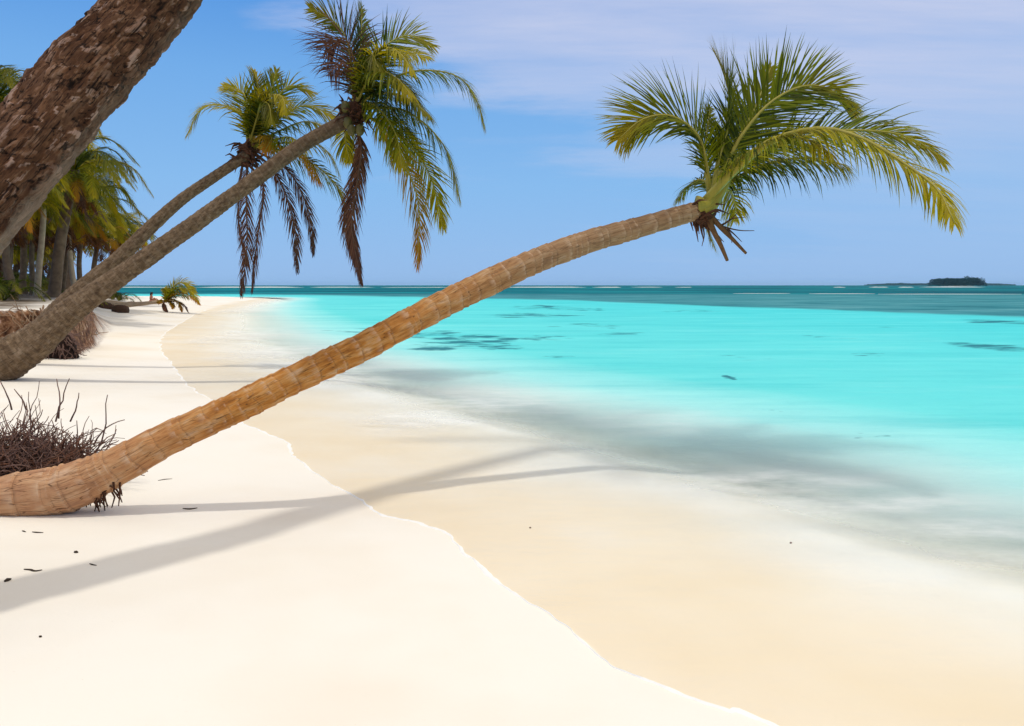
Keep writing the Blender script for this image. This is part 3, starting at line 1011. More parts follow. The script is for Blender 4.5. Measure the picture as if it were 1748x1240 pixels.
fr2(grey2, GD, [c, (430, 530), (540, 495), (660, 545)], .55, 52, "green", -.4, roll=15, droop=.32, lift=6)
fr2(grey2, GD, [c, (350, 420), (410, 385), (440, 410), (440, 460)], .5, 46, "lime", -.9, roll=0, droop=.4, lift=4)
fr2(grey2, GD, [c, (330, 480), (350, 420), (380, 430), (390, 500)], .5, 44, "deep", -.8, roll=10, droop=.35, lift=4)
fr2(grey2, GD, [c, (310, 490), (325, 400), (350, 380)], .5, 44, "green", -.4, roll=40, droop=.2, lift=6)
fr2(grey2, GD, [c, (450, 620), (590, 690), (680, 800), (685, 930)], .62, 62, "green", -.2, roll=-30, droop=.28, lift=4)
fr2(grey2, GD, [c, (440, 600), (530, 640), (585, 745)], .5, 46, "gold", -.5, roll=0, droop=.4, lift=2)
fr2(grey2, GD, [c, (470, 580), (580, 590), (640, 650), (670, 720)], .5, 46, "lime", .4, roll=0, droop=.4, lift=2)
fr2(grey2, GD, [c, (360, 555), (390, 560), (360, 620)], .34, 34, "gold", -.7, roll=0, droop=.4, lift=2)
fr2(grey2, GD, [c, (400, 570), (470, 560), (520, 610)], .5, 44, "green", -.9, roll=0, droop=.4, lift=2)
for lst in [[c, (290, 720), (288, 850), (290, 1000), (268, 1200)], [c, (340, 700), (358, 790), (335, 950), (310, 1185)], [c, (395, 690), (450, 800), (488, 950), (495, 1105)], [c, (440, 680), (510, 780), (550, 900), (560, 1035)], [c, (270, 680), (255, 800), (260, 940), (300, 1090)]]:
    fr2(grey2, GD, lst, .52, 60, "dead", rr.uniform(-.4, .3), roll=rr.choice((-50, 50)), droop=.2, lift=-4, flop=.05, width=.034, ribmat=M["rib_dead"], a0=42, a1=16, gap=.08)
mb = MB()
cc = at(424, 258, GD)
for i in range(70):
    a = rr.uniform(0, 6.28)
    p = cc + Vector((rr.uniform(-.25, .2), rr.uniform(-.2, .2), rr.uniform(-.3, .2)))
    d = Vector((math.cos(a), math.sin(a) * .8, rr.uniform(-.6, .6)))
    mb.tube([p, p + d * rr.uniform(.1, .2), p + d * rr.uniform(.2, .4) + Vector((0, 0, -.1))], [.035, .02, .005], 5)
mb.blob(cc, (.15, .14, .17), 12, 8, .6, 8)
mb.build("fibre_sheath", M["fibre"], grey2)

# --- the thick foreground palm, its crown high out of the picture
bigc = [(Vector((-3.75, 2.35, .05)), .30), (Vector((-3.45, 2.75, .55)), .27), (Vector((-3.02, 3.45, 1.45)), .235), (at(0, 302, 4.1), .212), (at(130, 150, 4.45), .208), (at(262, 0, 4.84), .20),
        (Vector((-1.7, 5.6, 4.75)), .185), (Vector((-.85, 6.85, 6.6)), .165), (Vector((.05, 7.9, 8.6)), .15), (Vector((.35, 8.25, 9.6)), .14)]
big = empty("palm_tree", (-3.75, 2.35, gz(-3.75, 2.35)), "thick dark flaky-barked palm trunk crossing the upper corner close to the viewer", "palm tree", LEAN)
trunk(big, bigc, M["bark_rough"], .2, .035, .07, 120, .012, irregular=.5, seed=2.0, flaky=.012)
top = Vector((.35, 8.25, 9.6))
for i in range(7):
    a = i * 2.4
    e = .9 - 1.3 * (i / 7)
    d = Vector((math.cos(a), math.sin(a), 0))
    l = 2.3
    pts = [top, top + d * .7 + Vector((0, 0, .55 * e + .2)), top + d * 1.5 + Vector((0, 0, .6 * e)), top + d * l + Vector((0, 0, .6 * e - .7))]
    frond(big, pts, .5, 40, M["green"], droop=.3, lift=10, width=.03, rib=.03, segs=3)

# ------------------------------------------------------------------ small bent palm on the far waterline
fd = 50.0
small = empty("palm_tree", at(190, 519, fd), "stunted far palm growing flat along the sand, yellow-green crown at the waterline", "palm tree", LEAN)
trunk(small, px_trunk([(172, 519, fd, 14), (190, 518, fd, 10), (215, 520.5, fd, 9), (240, 519, fd, 7), (262, 516.5, fd, 6), (280, 515, fd, 6)]), M["bark_lit"], .3, .03, .05, 16, .06)


def crs(lst, dz=0., d0=0.):
    n = len(lst)
    return [at(170 + x * .11442, 470 + y * .11442, fd + d0 + dz * i / (n - 1)) for i, (x, y) in enumerate(lst)]


for lst, mt, dz, rl, ls in [([(960, 400), (1060, 220), (1200, 110), (1340, 150), (1430, 260)], "lime", .3, 50, .75), ([(960, 400), (1100, 260), (1260, 200), (1400, 290), (1480, 420)], "lime", -.5, 20, .7), ([(960, 400), (1080, 300), (1230, 260), (1380, 330), (1500, 440)], "gold", -.8, 0, .55),
                            ([(960, 400), (1000, 270), (980, 200), (930, 215)], "lime", .2, -30, .4), ([(960, 400), (1080, 360), (1180, 410), (1230, 540)], "gold", -.5, 0, .45), ([(960, 400), (1150, 390), (1260, 450), (1330, 560)], "dead", -.2, 0, .35),
                            ([(960, 400), (1090, 240), (1180, 180), (1280, 250)], "green", -.9, 0, .7), ([(960, 400), (1050, 400), (1090, 450), (1085, 500)], "gold", -.7, 0, .3), ([(960, 400), (960, 440), (975, 500), (1010, 550)], "dead", -.4, 0, .25), ([(960, 400), (900, 370), (900, 420)], "gold", -.5, 0, .3),
                            ([(960, 400), (1110, 300), (1240, 300), (1330, 350)], "green", .6, 20, .6)]:
    frond(small, crs(lst, dz), ls, 30, M[mt], roll=rl, droop=.3, lift=6, width=.10, rib=.05, segs=3, rib_child=False)

# ------------------------------------------------------------------ grove of palms on the bank
kinds = []


def local_frond(lng, arch, mat, n, leaf, droop, name="frond"):
    pts = [Vector((0, 0, 0)), Vector((lng * .35, 0, arch * .75)), Vector((lng * .7, 0, arch * .65)), Vector((lng, 0, arch * .65 - lng * .38))]
    o = frond(None, pts, leaf, n, M[mat], roll=0, droop=droop, lift=6, width=.075, rib=.04, segs=3, rib_child=False, side=Vector((0, -1, 0)))
    me = o.data
    bpy.data.objects.remove(o)
    return me


meshes = {
    "up": [local_frond(2.6, 1.9, "lime", 34, .8, .16), local_frond(2.5, 1.5, "deep", 34, .8, .2), local_frond(2.6, 1.7, "green", 34, .8, .16)],
    "mid": [local_frond(3.0, .9, "green", 36, .85, .34), local_frond(3.0, .7, "lime", 36, .85, .36), local_frond(3.0, .8, "deep", 36, .85, .34), local_frond(3.1, .6, "green", 36, .9, .36)],
    "low": [local_frond(2.6, -.7, "green", 34, .9, .45), local_frond(2.5, -1.1, "gold", 34, .75, .45), local_frond(2.6, -.5, "deep", 34, .8, .45), local_frond(2.7, -.8, "green", 34, .9, .45), local_frond(2.6, -.6, "lime", 34, .9, .45)],
    "dead": [local_frond(1.3, -3.0, "dead", 34, .7, .5), local_frond(1.5, -2.4, "rust", 34, .7, .5)],
}


def copy_part(me, parent, loc, rot, sc, name="frond"):
    o = bpy.data.objects.new(name, me)
    COL.objects.link(o)
    o.parent = parent
    o.location = loc
    o.rotation_euler = rot
    o.scale = (sc, sc, sc)
    return o


GROVE = "palms standing in the grove on the bank"


def grove_palm(pxb, pxt, pyt, Y, w, label, mat="bark_shaded", nf=24, sc=1.0, warm=.3, dead=3, flare=1.9, pyb=None):
    rr = random.Random(int(pxb * 7 + Y))
    x = (pxb - 874) / 1360 * Y
    g = gz(x, Y)
    b = Vector((x, Y, g - .15))
    t = at(pxt, pyt, Y + rr.uniform(-1, 1))
    r = w * Y / 1360 / 2
    o = empty("palm_tree", b, label, "palm tree", GROVE)
    mid = b.lerp(t, .5) + Vector((rr.uniform(-.25, .25), 0, 0))
    q = b.lerp(t, .12)
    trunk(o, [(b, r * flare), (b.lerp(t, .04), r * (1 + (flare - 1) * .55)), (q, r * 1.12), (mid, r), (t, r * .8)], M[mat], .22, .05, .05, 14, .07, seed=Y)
    org = t - b
    k = 0
    nf = int(nf * 1.25)
    for i in range(nf):
        f = i / nf
        typ = "up" if f < .28 else ("mid" if f < .68 else "low")
        lst = meshes[typ]
        me = lst[rr.randrange(len(lst))]
        if typ == "low" and rr.random() < warm * .45:
            me = meshes["low"][1]
        copy_part(me, o, org, (rr.uniform(-.25, .25), rr.uniform(-.12, .12), i * 2.399 + rr.uniform(-.3, .3)), sc * rr.uniform(.8, 1.1))
    for i in range(dead):
        copy_part(meshes["dead"][rr.randrange(2)], o, org, (0, 0, rr.uniform(0, 6.28)), sc * rr.uniform(.7, 1.0))
    return o


gp = [
    (92, 128, 290, 34, 17, "broad grove palm with thick flared trunk and orange-tinged crown beside the big foreground trunk", "bark_shaded", 26, .92, .5, 4),
    (66, 76, 210, 37, 9, "tall thin pale grove trunk just beside the thick flared one", "bark_lit", 20, .9, .3, 3),
    (132, 112, 320, 41, 8, "short pale grove palm trunk leaning away, base on bright sand", "bark_lit", 20, .85, .4, 3),
    (20, -5, 165, 33, 10, "tallest grove palm, crown peeking over the foreground trunk's upper edge", "bark_shaded", 20, .9, .2, 2),
    (42, 38, 185, 42, 9, "grove palm whose frond tips show above the foreground trunk beside the tallest crown", "bark_shaded", 20, .95, .2, 2),
    (104, 150, 300, 46, 8, "slim grove palm half hidden behind the thick flared trunk", "bark_shaded", 20, .95, .4, 3),
    (168, 205, 395, 58, 9, "outermost grove palm with low dark green crown against the sky", "bark_shaded", 22, .95, .25, 3),
    (160, 172, 392, 50, 8, "low grove palm with yellow fronds sagging towards the grey leaning trunks", "bark_shaded", 22, .85, .7, 3),
    (25, 15, 330, 29, 12, "grove palm in deep shade with hanging yellow-brown fronds near the picture edge", "bark_shaded", 24, .75, .6, 4),
    (-20, -30, 300, 31, 12, "grove palm mostly cut by the picture edge", "bark_shaded", 22, .9, .4, 3),
    (40, 52, 370, 52, 8, "dark grove palm standing well back among the trunks", "bark_shaded", 22, 1.0, .3, 3),
    (5, 2, 390, 60, 9, "low dark grove palm closing the gap at the back of the grove", "bark_shaded", 22, 1.1, .3, 3),
    (85, 90, 395, 64, 9, "farthest grove palm seen through the gap between pale trunks", "bark_shaded", 22, 1.1, .2, 2),
    (118, 122, 385, 56, 8, "grove palm with drooping green fronds in front of the sky gap", "bark_shaded", 22, 1.0, .3, 3),
]
gp += [(10, 12, 352, 36, 10, "shaded grove palm with dense drooping crown under the foreground trunk", "bark_shaded", 26, .95, .3, 5),
       (58, 62, 345, 39, 8, "dark crowned grove palm just under the big flaky trunk's lower edge", "bark_shaded", 28, 1.0, .2, 6),
       (100, 108, 352, 40, 8, "dense grove palm with many hanging brown fronds in the middle of the grove", "bark_shaded", 28, .95, .5, 8),
       (140, 146, 365, 45, 8, "grove palm with orange dying frond hanging towards the bright sand", "bark_shaded", 26, .95, .9, 6),
       (-8, -2, 405, 44, 10, "low grove palm at the picture edge with deep green crown", "bark_shaded", 26, .95, .2, 4),
       (80, 70, 425, 70, 9, "short grove palm closing the back of the grove behind the pale trunks", "bark_shaded", 26, 1.1, .2, 3),
       (30, 34, 420, 66, 9, "short dark grove palm behind the shaded young palms", "bark_shaded", 26, 1.1, .2, 3),
       (190, 222, 412, 66, 8, "small grove palm whose fronds meet the upper grey leaning trunk", "bark_shaded", 22, .8, .3, 2)]
for a in gp:
    grove_palm(*a)

YG = "young trunkless palms under the grove"
for (px, Y, sc, lab) in [(128, 44, .62, "young trunkless palm with thin arching fronds before the sky gap"), (205, 66, .62, "young palm frond tuft peeking below the long grey trunk"),
                         (8, 27, .55, "bushy dark young palm at the picture edge in the shade"), (36, 47, .6, "young dark palm between the back trunks of the grove"), (60, 58, .8, "young palm far back behind the thick flared trunk"),
                         (22, 62, 1.1, "tall dark young palm filling the shade at the back near the picture edge"), (98, 70, 1.1, "broad young palm in deep shade behind the pale leaning trunk"),
                         (46, 72, 1.2, "large dark young palm against the sea behind the grove"), (-6, 50, .9, "young palm cut by the picture edge under the big trunk"), (150, 74, .9, "low dark young palm just above the upper grey leaning trunk")]:
    x = (px - 874) / 1360 * Y
    b = Vector((x, Y, gz(x, Y) - .03))
    o = empty("young_palm", b, lab, "young palm", YG)
    for i in range(11):
        me = meshes["up"][1] if i % 3 else meshes["mid"][2]
        copy_part(me, o, (0, 0, 0), (rr.uniform(-.2, .2), rr.uniform(-.25, .1), i * 2.399), sc * rr.uniform(.75, 1.05))

# ------------------------------------------------------------------ root masses
M["root"] = simple_mat("dry_root", (.17, .098, .076), .7, 22, .85)
M["root_dark"] = simple_mat("root_core", (.028, .013, .009), .6, 16, .95)
M["root_red"] = simple_mat("red_root", (.17, .078, .046), .6, 20, .85)
M["straw"] = simple_mat("straw_root", (.27, .17, .10), .65, 16, .9)


def wiggly(p, d, l, r, n=6, wob=.25, up=0.0, mb=None, rr=random):
    pts = [Vector(p)]
    dv = Vector(d).normalized()
    for i in range(n):
        dv = (dv + Vector((rr.gauss(0, wob), rr.gauss(0, wob), rr.gauss(0, wob) + up))).normalized()
        pts.append(pts[-1] + dv * (l / n))
    mb.tube(pts, [r * (1 - .55 * i / n) for i in range(n + 1)], 5)
    return pts


rr = random.Random(21)
gx0, gy0 = at(60, 790, 6.5).x, 6.5
g0 = gz(gx0, gy0)
rt = empty("root_clump", (gx0, gy0, g0), "tangled dark bristling root clump behind the base of the tan palm", "root clump")
mb = MB()
mb.blob((gx0 - .2, gy0 + .08, g0 + .06), (.42, .24, .20), 28, 16, .6, 5)
mb.build("root_core", M["root_dark"], rt)
for mname, cnt in (("root", 900), ("root_red", 260)):
    mb = MB()
    for i in range(cnt):
        a = rr.uniform(0, 6.283)
        q = math.sqrt(rr.random())
        p = Vector((gx0 - .14 + .62 * q * math.cos(a), gy0 + .32 * q * math.sin(a), g0 + rr.uniform(.02, .50) * (1 - .55 * q)))
        if rr.random() < .74:
            d = Vector((rr.gauss(.15, .9), rr.gauss(-.1, .7), rr.uniform(-.3, .5)))
            wiggly(p, d, rr.uniform(.22, .55), rr.uniform(.004, .008), 7, .30, 0, mb, rr)
        else:
            d = Vector((rr.gauss(.12, .4), rr.gauss(0, .35), rr.uniform(.7, 1.2)))
            wiggly(p, d, rr.uniform(.14, .40) * (1.1 - .4 * q), rr.uniform(.004, .008), 6, .2, .03, mb, rr)
    if mname == "root":
        for (px, py, qx, qy) in [(95, 720, 113, 640), (100, 715, 118, 655), (165, 770, 216, 683), (160, 760, 185, 690), (120, 720, 140, 668), (175, 765, 200, 745), (20, 700, 8, 650), (45, 700, 30, 665)]:
            a, b = at(px, py, 6.45), at(qx, qy, 6.4)
            wiggly(a, b - a, (b - a).length * 1.05, .0075, 6, .13, 0, mb, rr)
    mb.build("root_tangle", M[mname], rt)

# roots and straw hanging from the eroded edge of the bank
hr = empty("root_clump", at(60, 560, 17.3), "straw-coloured hanging roots on the eroded bank face behind the grey palms", "root clump")
mb, mb2 = MB(), MB()
edge = catmull([Vector((-12.6, 14.5, 0)), Vector((-11.2, 16.6, 0)), Vector((-10.3, 18.6, 0)), Vector((-11.6, 22, 0))], 30)
for i in range(150):
    e = edge[rr.randrange(len(edge))]
    off = rr.uniform(.0, .5)
    x, y = e.x - off, e.y + rr.uniform(-.15, .15)
    z = gz(x, y)
    zz = max(z, rr.uniform(.9, 1.35)) if off > .15 else z + rr.uniform(.05, .7)
    d = Vector((rr.gauss(.15, .5), rr.gauss(-.35, .45), rr.uniform(-1.3, -.1)))
    wiggly((x, y, zz), d, rr.uniform(.25, .75), rr.uniform(.010, .020), 7, .34, -.05, mb, rr)
for i in range(60):
    e = edge[rr.randrange(len(edge))]
    x, y = e.x - rr.uniform(.1, .6), e.y
    wiggly((x, y, gz(x, y)), Vector((rr.gauss(.2, .5), rr.gauss(-.2, .4), 1)), rr.uniform(.2, .5), .009, 5, .2, -.05, mb, rr)
mb.build("straw_root", M["straw"], hr)
cx_, cy_ = -10.15, 17.9
cz_ = gz(cx_ + .15, cy_)
dr = empty("root_clump", (cx_, cy_, cz_), "dark root stump at the foot of the bank under the grey trunk", "root clump")
mb = MB()
mb.blob((cx_ - .15, cy_ + .1, cz_ + .22), (.42, .35, .34), 20, 12, .5, 12)
mb.build("root_core", M["root_dark"], dr)
mb = MB()
for i in range(200):
    a = rr.uniform(0, 6.283)
    p = Vector((cx_ - .15 + .38 * math.cos(a), cy_ + .3 * math.sin(a), cz_ + rr.uniform(.05, .6)))
    wiggly(p, (math.cos(a) * .6, math.sin(a) * .6 - .3, rr.uniform(-1, .35)), rr.uniform(.15, .45), rr.uniform(.008, .014), 5, .25, -.05, mb, rr)
mb.build("root_tangle", M["root"], dr)

# ------------------------------------------------------------------ driftwood on the far sandy spit
M["drift"] = simple_mat("driftwood", (.075, .038, .022), .5, 6, .9)
for (lst, Y, r, lab) in [([(192, 500), (205, 505), (217, 513)], 46, .33, "rounded dark brown driftwood log behind the grey trunk on the far sand"),
                         ([(217, 492), (226, 497), (236, 500)], 62, .17, "thin dark driftwood branch highest on the far sandy spit"),
                         ([(229, 497), (241, 500), (252, 503)], 64, .17, "dark driftwood branch running towards the seated person"),
                         ([(168, 519), (180, 519), (192, 519.5)], 48, .30, "dark root stump at the foot of the stunted far palm")]:
    pts = []
    for (x, y) in lst:
        p = at(x, y, Y)
        pts.append(Vector((p.x, p.y, gz(p.x, p.y) + r * .45)))
    o = MB()
    pp = catmull(pts, 6)
    o.tube(pp, [r * (.6 + .4 * math.sin(2.6 * i / (len(pp) - 1) + .3)) * (1 + .25 * noise.noise(Vector((i * .7, Y, 0)))) for i in range(len(pp))], 10)
    tag(o.build("driftwood", M["drift"]), lab, "driftwood", "driftwood lying on the far sand")

# ------------------------------------------------------------------ litter on the near sand
M["twig"] = simple_mat("twig", (.05, .033, .02), .5, 30, .9)


def litter(lst, r, lab, name="twig", cat="twig"):
    pts = []
    for x, y in lst:
        p = on_z(x, y, .15)
        for _ in range(4):
            p = on_z(x, y, gz(p.x, p.y))
        pts.append(Vector((p.x, p.y, gz(p.x, p.y) + r * .6)))
    o = MB()
    pp = catmull(pts, 5)
    o.tube(pp, [r * (1 - .7 * abs(2 * i / (len(pp) - 1) - .9)) + r * .15 for i in range(len(pp))], 7)
    tag(o.build(name, M["twig"]), lab, cat, "beach litter on the near sand")


litter([(41, 973), (52, 974), (60, 976), (72, 974)], .006, "long thin dark twig on the white sand above the wide shadow band")
litter([(8, 994), (13, 992), (19, 990)], .010, "short thick dark twig at the edge of the wide shadow band")
litter([(153, 963), (158, 965), (165, 966)], .0045, "tiny pale brown twig touching the wide shadow band")
litter([(312, 869), (324, 870), (337, 868)], .006, "slim twig between the two trunk shadows near the tan palm base")
litter([(55, 909), (63, 910), (74, 910)], .005, "faint twig just in front of the tan palm's base")
litter([(38, 907), (44, 909)], .005, "very short stick beside the faint twig in front of the palm base")
litter([(270, 821), (282, 819), (294, 818)], .004, "hair-thin stalk beside the roots under the tan trunk")


def pebble(x, y, z, r, lab, mat="twig"):
    p = on_z(x, y, z)
    for _ in range(4):
        p = on_z(x, y, max(gz(p.x, p.y), -.2))
    o = MB()
    o.blob((p.x, p.y, gz(p.x, p.y) + r * .5), (r, r * .8, r * .75), 10, 7, .4, x)
    tag(o.build("pebble", M[mat]), lab, "pebble", "pebbles and shells on the sand")


pebble(130, 944, .15, .012, "round black pebble on dry sand above the wide shadow band")
pebble(69, 1088, .15, .007, "tiny dark pebble alone on dry sand below the wide shadow band")
pebble(905, 902, 0, .008, "small brown pebble under clear water past the shadow tips", "stub")
pebble(1350, 928, -.1, .009, "dark pebble in the grey rippled shallows", "root")

# ------------------------------------------------------------------ person sitting on the far sand
M["skin"] = simple_mat("skin", (.36, .15, .08), .15, 10, .6)
M["hair"] = simple_mat("hair", (.012, .008, .007), .3, 30, .5)
M["suit"] = simple_mat("swimwear", (.35, .03, .03), .2, 10, .7)
pp = at(257, 510, 70)
pz = gz(pp.x, pp.y)
per = empty("person", (pp.x, pp.y, pz), "dark-haired person in red swimwear sitting on the far sand with knees drawn up", "person")
J = {"pel": (0, 0, .13), "bel": (.02, 0, .30), "che": (.07, 0, .50), "nek": (.10, 0, .66), "hd0": (.12, 0, .73), "hd1": (.14, 0, .86),
     "shl": (.07, -.19, .60), "ell": (.20, -.24, .38), "hal": (.40, -.14, .30), "shr": (.07, .19, .60), "elr": (-.12, .25, .36), "har": (-.22, .24, .06),
     "hil": (.04, -.11, .13), "knl": (.42, -.15, .44), "anl": (.62, -.14, .06), "tol": (.78, -.14, .03), "hir": (.04, .11, .13), "knr": (.46, .14, .36), "anr": (.78, .14, .05), "tor": (.93, .14, .04)}
RD = {"pel": .14, "bel": .115, "che": .13, "nek": .055, "hd0": .075, "hd1": .085, "shl": .06, "ell": .042, "hal": .03, "shr": .06, "elr": .042, "har": .03,
      "hil": .095, "knl": .06, "anl": .042, "tol": .03, "hir": .095, "knr": .06, "anr": .042, "tor": .03}
E = [("pel", "bel"), ("bel", "che"), ("che", "nek"), ("nek", "hd0"), ("hd0", "hd1"), ("che", "shl"), ("shl", "ell"), ("ell", "hal"), ("che", "shr"), ("shr", "elr"), ("elr", "har"),
     ("pel", "hil"), ("hil", "knl"), ("knl", "anl"), ("anl", "tol"), ("pel", "hir"), ("hir", "knr"), ("knr", "anr"), ("anr", "tor")]
for hand, sgn in (("hal", 1), ("har", 1)):
    for k in range(5):
        nm = hand + str(k)
        h = J[hand]
        J[nm] = (h[0] + .07, h[1] + (k - 2) * .022, h[2] - .03 - (.0 if k else -.02))
        RD[nm] = .009
        E.append((hand, nm))
names = list(J)
me = bpy.data.meshes.new("body")
me.from_pydata([J[k] for k in names], [(names.index(a), names.index(b)) for a, b in E], [])
body = bpy.data.objects.new("body", me)
COL.objects.link(body)
body.parent = per
sk = body.modifiers.new("skin", 'SKIN')
for i, k in enumerate(names):
    me.skin_vertices[0].data[i].radius = (RD[k], RD[k])
me.skin_vertices[0].data[0].use_root = True
sb = body.modifiers.new("sub", 'SUBSURF')
sb.levels = sb.render_levels = 2
me.materials.append(M["skin"])
mb = MB()
o_ = Vector((pp.x, pp.y, pz))
mb.blob(o_ + Vector((.115, 0, .84)), (.115, .105, .12), 14, 10, .15, 2)
mb.blob(o_ + Vector((.03, 0, .72)), (.06, .09, .13), 12, 8, .2, 4)
mb.build("hair", M["hair"], per)
mb = MB()
mb.blob(o_ + Vector((.02, 0, .13)), (.17, .19, .12), 16, 10, .08, 1)
mb.build("swim_trunks", M["suit"], per)
mb = MB()
mb.blob(o_ + Vector((.09, 0, .50)), (.125, .165, .055), 16, 8, .08, 1)
mb.build("swim_top", M["suit"], per)

# ------------------------------------------------------------------ islands on the horizon
ID = 1500.0
ix = (1630 - 874) / 1360 * ID
mb = MB()
mb.blob((ix, ID, -1.1), (43, 30, 1.9), 40, 10, .1, 3)
isl = mb.build("island", simple_mat("island_sand", (.55, .5, .4), .2, .05))
tag(isl, kind="structure", label="low sand base of the wooded islet on the horizon")
M["far_leaf"] = leaf_mat("far_leaf", (.006, .050, .055), (.014, .085, .085), (.02, .08, .075), .2)  # foliage pushed towards teal, distance haze painted into the leaf colour
M["haze_leaf"] = leaf_mat("haze_leaf", (.015, .07, .06), (.03, .11, .09), (.03, .10, .08), .1)  # haze tint painted into the leaf colour of the farthest land


def wood(name, cx, cy, half, dep, hfun, n, size, mat, lab):
    mb = MB()
    rnd, al = [], []
    rq = random.Random(int(cx))
    for i in range(n):
        u = rq.uniform(-1, 1)
        y = cy + rq.uniform(-dep, dep)
        top = hfun(u) * (.8 + .2 * noise.noise(Vector((u * 9, y * .05, 1)))) 
        z = top * rq.random() ** .55
        c = Vector((cx + u * half, y, .5 + z))
        s = size * rq.uniform(.5, 1.2)
        for k in range(3):
            a = Vector((rq.gauss(0, 1), rq.gauss(0, 1), rq.gauss(0, 1))).normalized()
            b_ = a.cross(Vector((rq.gauss(0, 1), rq.gauss(0, 1), rq.gauss(0, 1)))).normalized()
            q = len(mb.v)
            mb.v += [c - a * s, c + b_ * s * .5, c + a * s, c - b_ * s * .5]
            mb.f.append((q, q + 1, q + 2, q + 3))
            col = rq.random()
            rnd += [col] * 4
            al += [.2] * 4
    mb.at = {"rnd": rnd, "along": al}
    tag(mb.build(name, mat, smoothed=False), lab, None, None, "stuff")


def h1(u):
    e = min(1, (1 - abs(u)) * 9)
    b = 15.5 + 2.6 * noise.noise(Vector((u * 7, 2, 0))) + 3.4 * abs(noise.noise(Vector((u * 21, 5, 0))))
    if .50 < u < .64:
        b += 3.5
    if .78 < u < .86:
        b -= 3
    return b * e ** .6


wood("island_trees", ix, ID, 43, 24, h1, 5200, 1.3, M["far_leaf"], "dense dark palm wood covering the islet on the horizon")
FD = 4200.0
wood("distant_shore_trees", (1600 - 874) / 1360 * FD, FD, 118 / 1360 * FD, 60, lambda u: 11 * min(1, (1 - abs(u)) * 3) * (.6 + .6 * abs(noise.noise(Vector((u * 6, 8, 0))))), 5200, 7, M["haze_leaf"], "faint low wooded shoreline far behind the islet")
wood("distant_shore_trees", (1729 - 874) / 1360 * FD, FD - 200, 7 / 1360 * FD, 20, lambda u: 11 * min(1, (1 - abs(u)) * 3), 300, 5, M["haze_leaf"], "tiny wooded speck of land beside the picture edge on the horizon")

# ------------------------------------------------------------------ sea air
hm, nt_, out_ = new_mat("haze")
pv = N(nt_, "ShaderNodeVolumePrincipled", i_Density=HAZE)
pv.inputs["Color"].default_value = (.42, .78, 1.0, 1)
pv.inputs["Anisotropy"].default_value = .2
L(nt_, pv.outputs[0], out_.inputs["Volume"])
zlo, zhi = float(ZG.min()) - 1.0, 22.0
xa, ya = float(XS[0]) - 20, float(YS[0]) - 20
xb, yb = float(XS[-1]) + 20, float(YS[-1]) + 20
mb = MB()
mb.v = [Vector((x, y, z)) for z in (zlo, zhi) for (x, y) in ((xa, ya), (xb, ya), (xb, yb), (xa, yb))]
mb.f = [(3, 2, 1, 0), (4, 5, 6, 7), (0, 1, 5, 4), (1, 2, 6, 5), (2, 3, 7, 6), (3, 0, 4, 7)]
tag(mb.build("haze", hm, smoothed=False), "thin pale sea haze", None, None, "stuff")

# ------------------------------------------------------------------ light and sky
SUN_EL, SUN_AZ = R(80), R(200)        # azimuth measured clockwise from +Y (view direction)
sun = bpy.data.lights.new("sun", 'SUN')
sun.energy = 2.0
sun.angle = R(2.6)
sun.color = (1.0, .955, .88)
so = bpy.data.objects.new("sun", sun)
COL.objects.link(so)
sd = Vector((math.sin(SUN_AZ) * math.cos(SUN_EL), math.cos(SUN_AZ) * math.cos(SUN_EL), math.sin(SUN_EL)))
so.rotation_euler = (-sd).to_track_quat('-Z', 'Y').to_euler()
so.location = sd * 50

world = bpy.data.worlds.new("World")
scene.world = world
world.use_nodes = True
nt = world.node_tree
nt.nodes.clear()
wo = N(nt, "ShaderNodeOutputWorld")
bg = N(nt, "ShaderNodeBackground", i_Strength=.10)
sky = N(nt, "ShaderNodeTexSky", sky_type='NISHITA', sun_disc=False, sun_elevation=SUN_EL, sun_rotation=SUN_AZ, air_density=1.0, dust_density=.6, ozone_density=2.0)
tc = N(nt, "ShaderNodeTexCoord").outputs["Generated"]
xyz = N(nt, "ShaderNodeSeparateXYZ")
L(nt, tc, xyz.inputs[0])
X_, Y_, Z_ = xyz.outputs
zz = math_(nt, 'MAXIMUM', Z_, 0.0)
# blue of the clear sky: Nishita pulled to a purer blue
blue = mix(nt, .92, sky.outputs[0], ramp(nt, zz, [(.0, (4.2, 7.0, 11.6)), (.12, (3.3, 6.8, 11.8)), (.24, (2.3, 5.7, 11.3)), (.40, (.45, 3.1, 9.7)), (1, (.7, 2.4, 6.5))]))
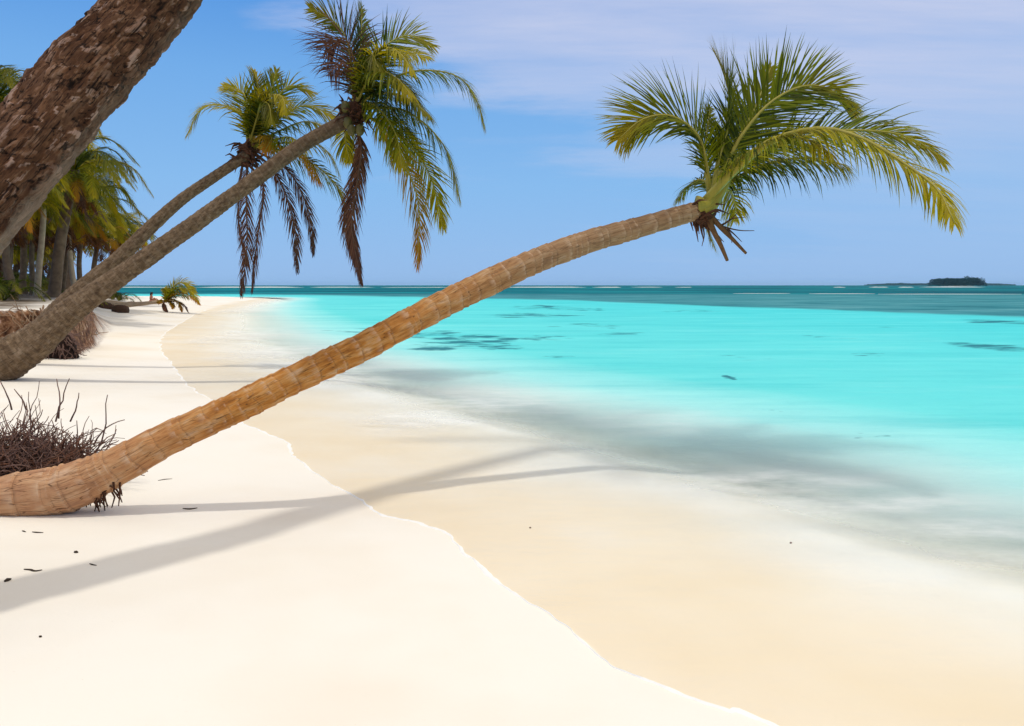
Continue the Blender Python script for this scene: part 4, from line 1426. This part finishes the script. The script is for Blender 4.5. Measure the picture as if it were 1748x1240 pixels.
# clouds on a plane overhead
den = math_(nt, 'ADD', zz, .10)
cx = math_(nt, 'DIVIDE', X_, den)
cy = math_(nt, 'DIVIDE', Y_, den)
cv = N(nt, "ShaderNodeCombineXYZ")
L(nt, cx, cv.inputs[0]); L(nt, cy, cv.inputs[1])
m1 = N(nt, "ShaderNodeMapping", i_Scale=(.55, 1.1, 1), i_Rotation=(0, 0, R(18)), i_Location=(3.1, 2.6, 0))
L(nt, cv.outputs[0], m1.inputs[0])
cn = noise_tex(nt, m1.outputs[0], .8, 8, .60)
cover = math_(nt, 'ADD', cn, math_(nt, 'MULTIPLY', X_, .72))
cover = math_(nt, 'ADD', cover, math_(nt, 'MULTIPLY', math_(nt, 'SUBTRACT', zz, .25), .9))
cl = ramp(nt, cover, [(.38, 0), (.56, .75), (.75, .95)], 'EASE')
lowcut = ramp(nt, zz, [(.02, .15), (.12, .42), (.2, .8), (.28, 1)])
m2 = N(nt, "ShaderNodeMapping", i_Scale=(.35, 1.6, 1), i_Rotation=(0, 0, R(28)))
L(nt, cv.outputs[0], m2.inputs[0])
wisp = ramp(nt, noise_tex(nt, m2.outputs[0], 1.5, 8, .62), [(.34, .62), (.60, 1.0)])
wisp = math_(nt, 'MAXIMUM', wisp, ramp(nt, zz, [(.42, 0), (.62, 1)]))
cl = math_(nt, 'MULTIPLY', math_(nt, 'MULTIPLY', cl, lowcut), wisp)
cc = ramp(nt, zz, [(.0, (5.9, 7.8, 11.2)), (.25, (7.5, 8.3, 11.1)), (.45, (8.4, 8.8, 11.0)), (.8, (16.2, 14.6, 12.0)), (1, (17.8, 15.8, 12.4))])  # upper stops brightened and warmed as added fill light overhead, out of view
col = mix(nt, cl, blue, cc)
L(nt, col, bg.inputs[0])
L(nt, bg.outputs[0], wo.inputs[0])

# ------------------------------------------------------------------ render settings
vs = scene.view_settings
vs.view_transform = 'Standard'
vs.look = 'None'
vs.exposure = -.40
vs.gamma = 1
vs.use_curve_mapping = False
scene.cycles.max_bounces = 8
scene.cycles.volume_bounces = 0
scene.cycles.transparent_max_bounces = 12
scene.cycles.use_denoising = True
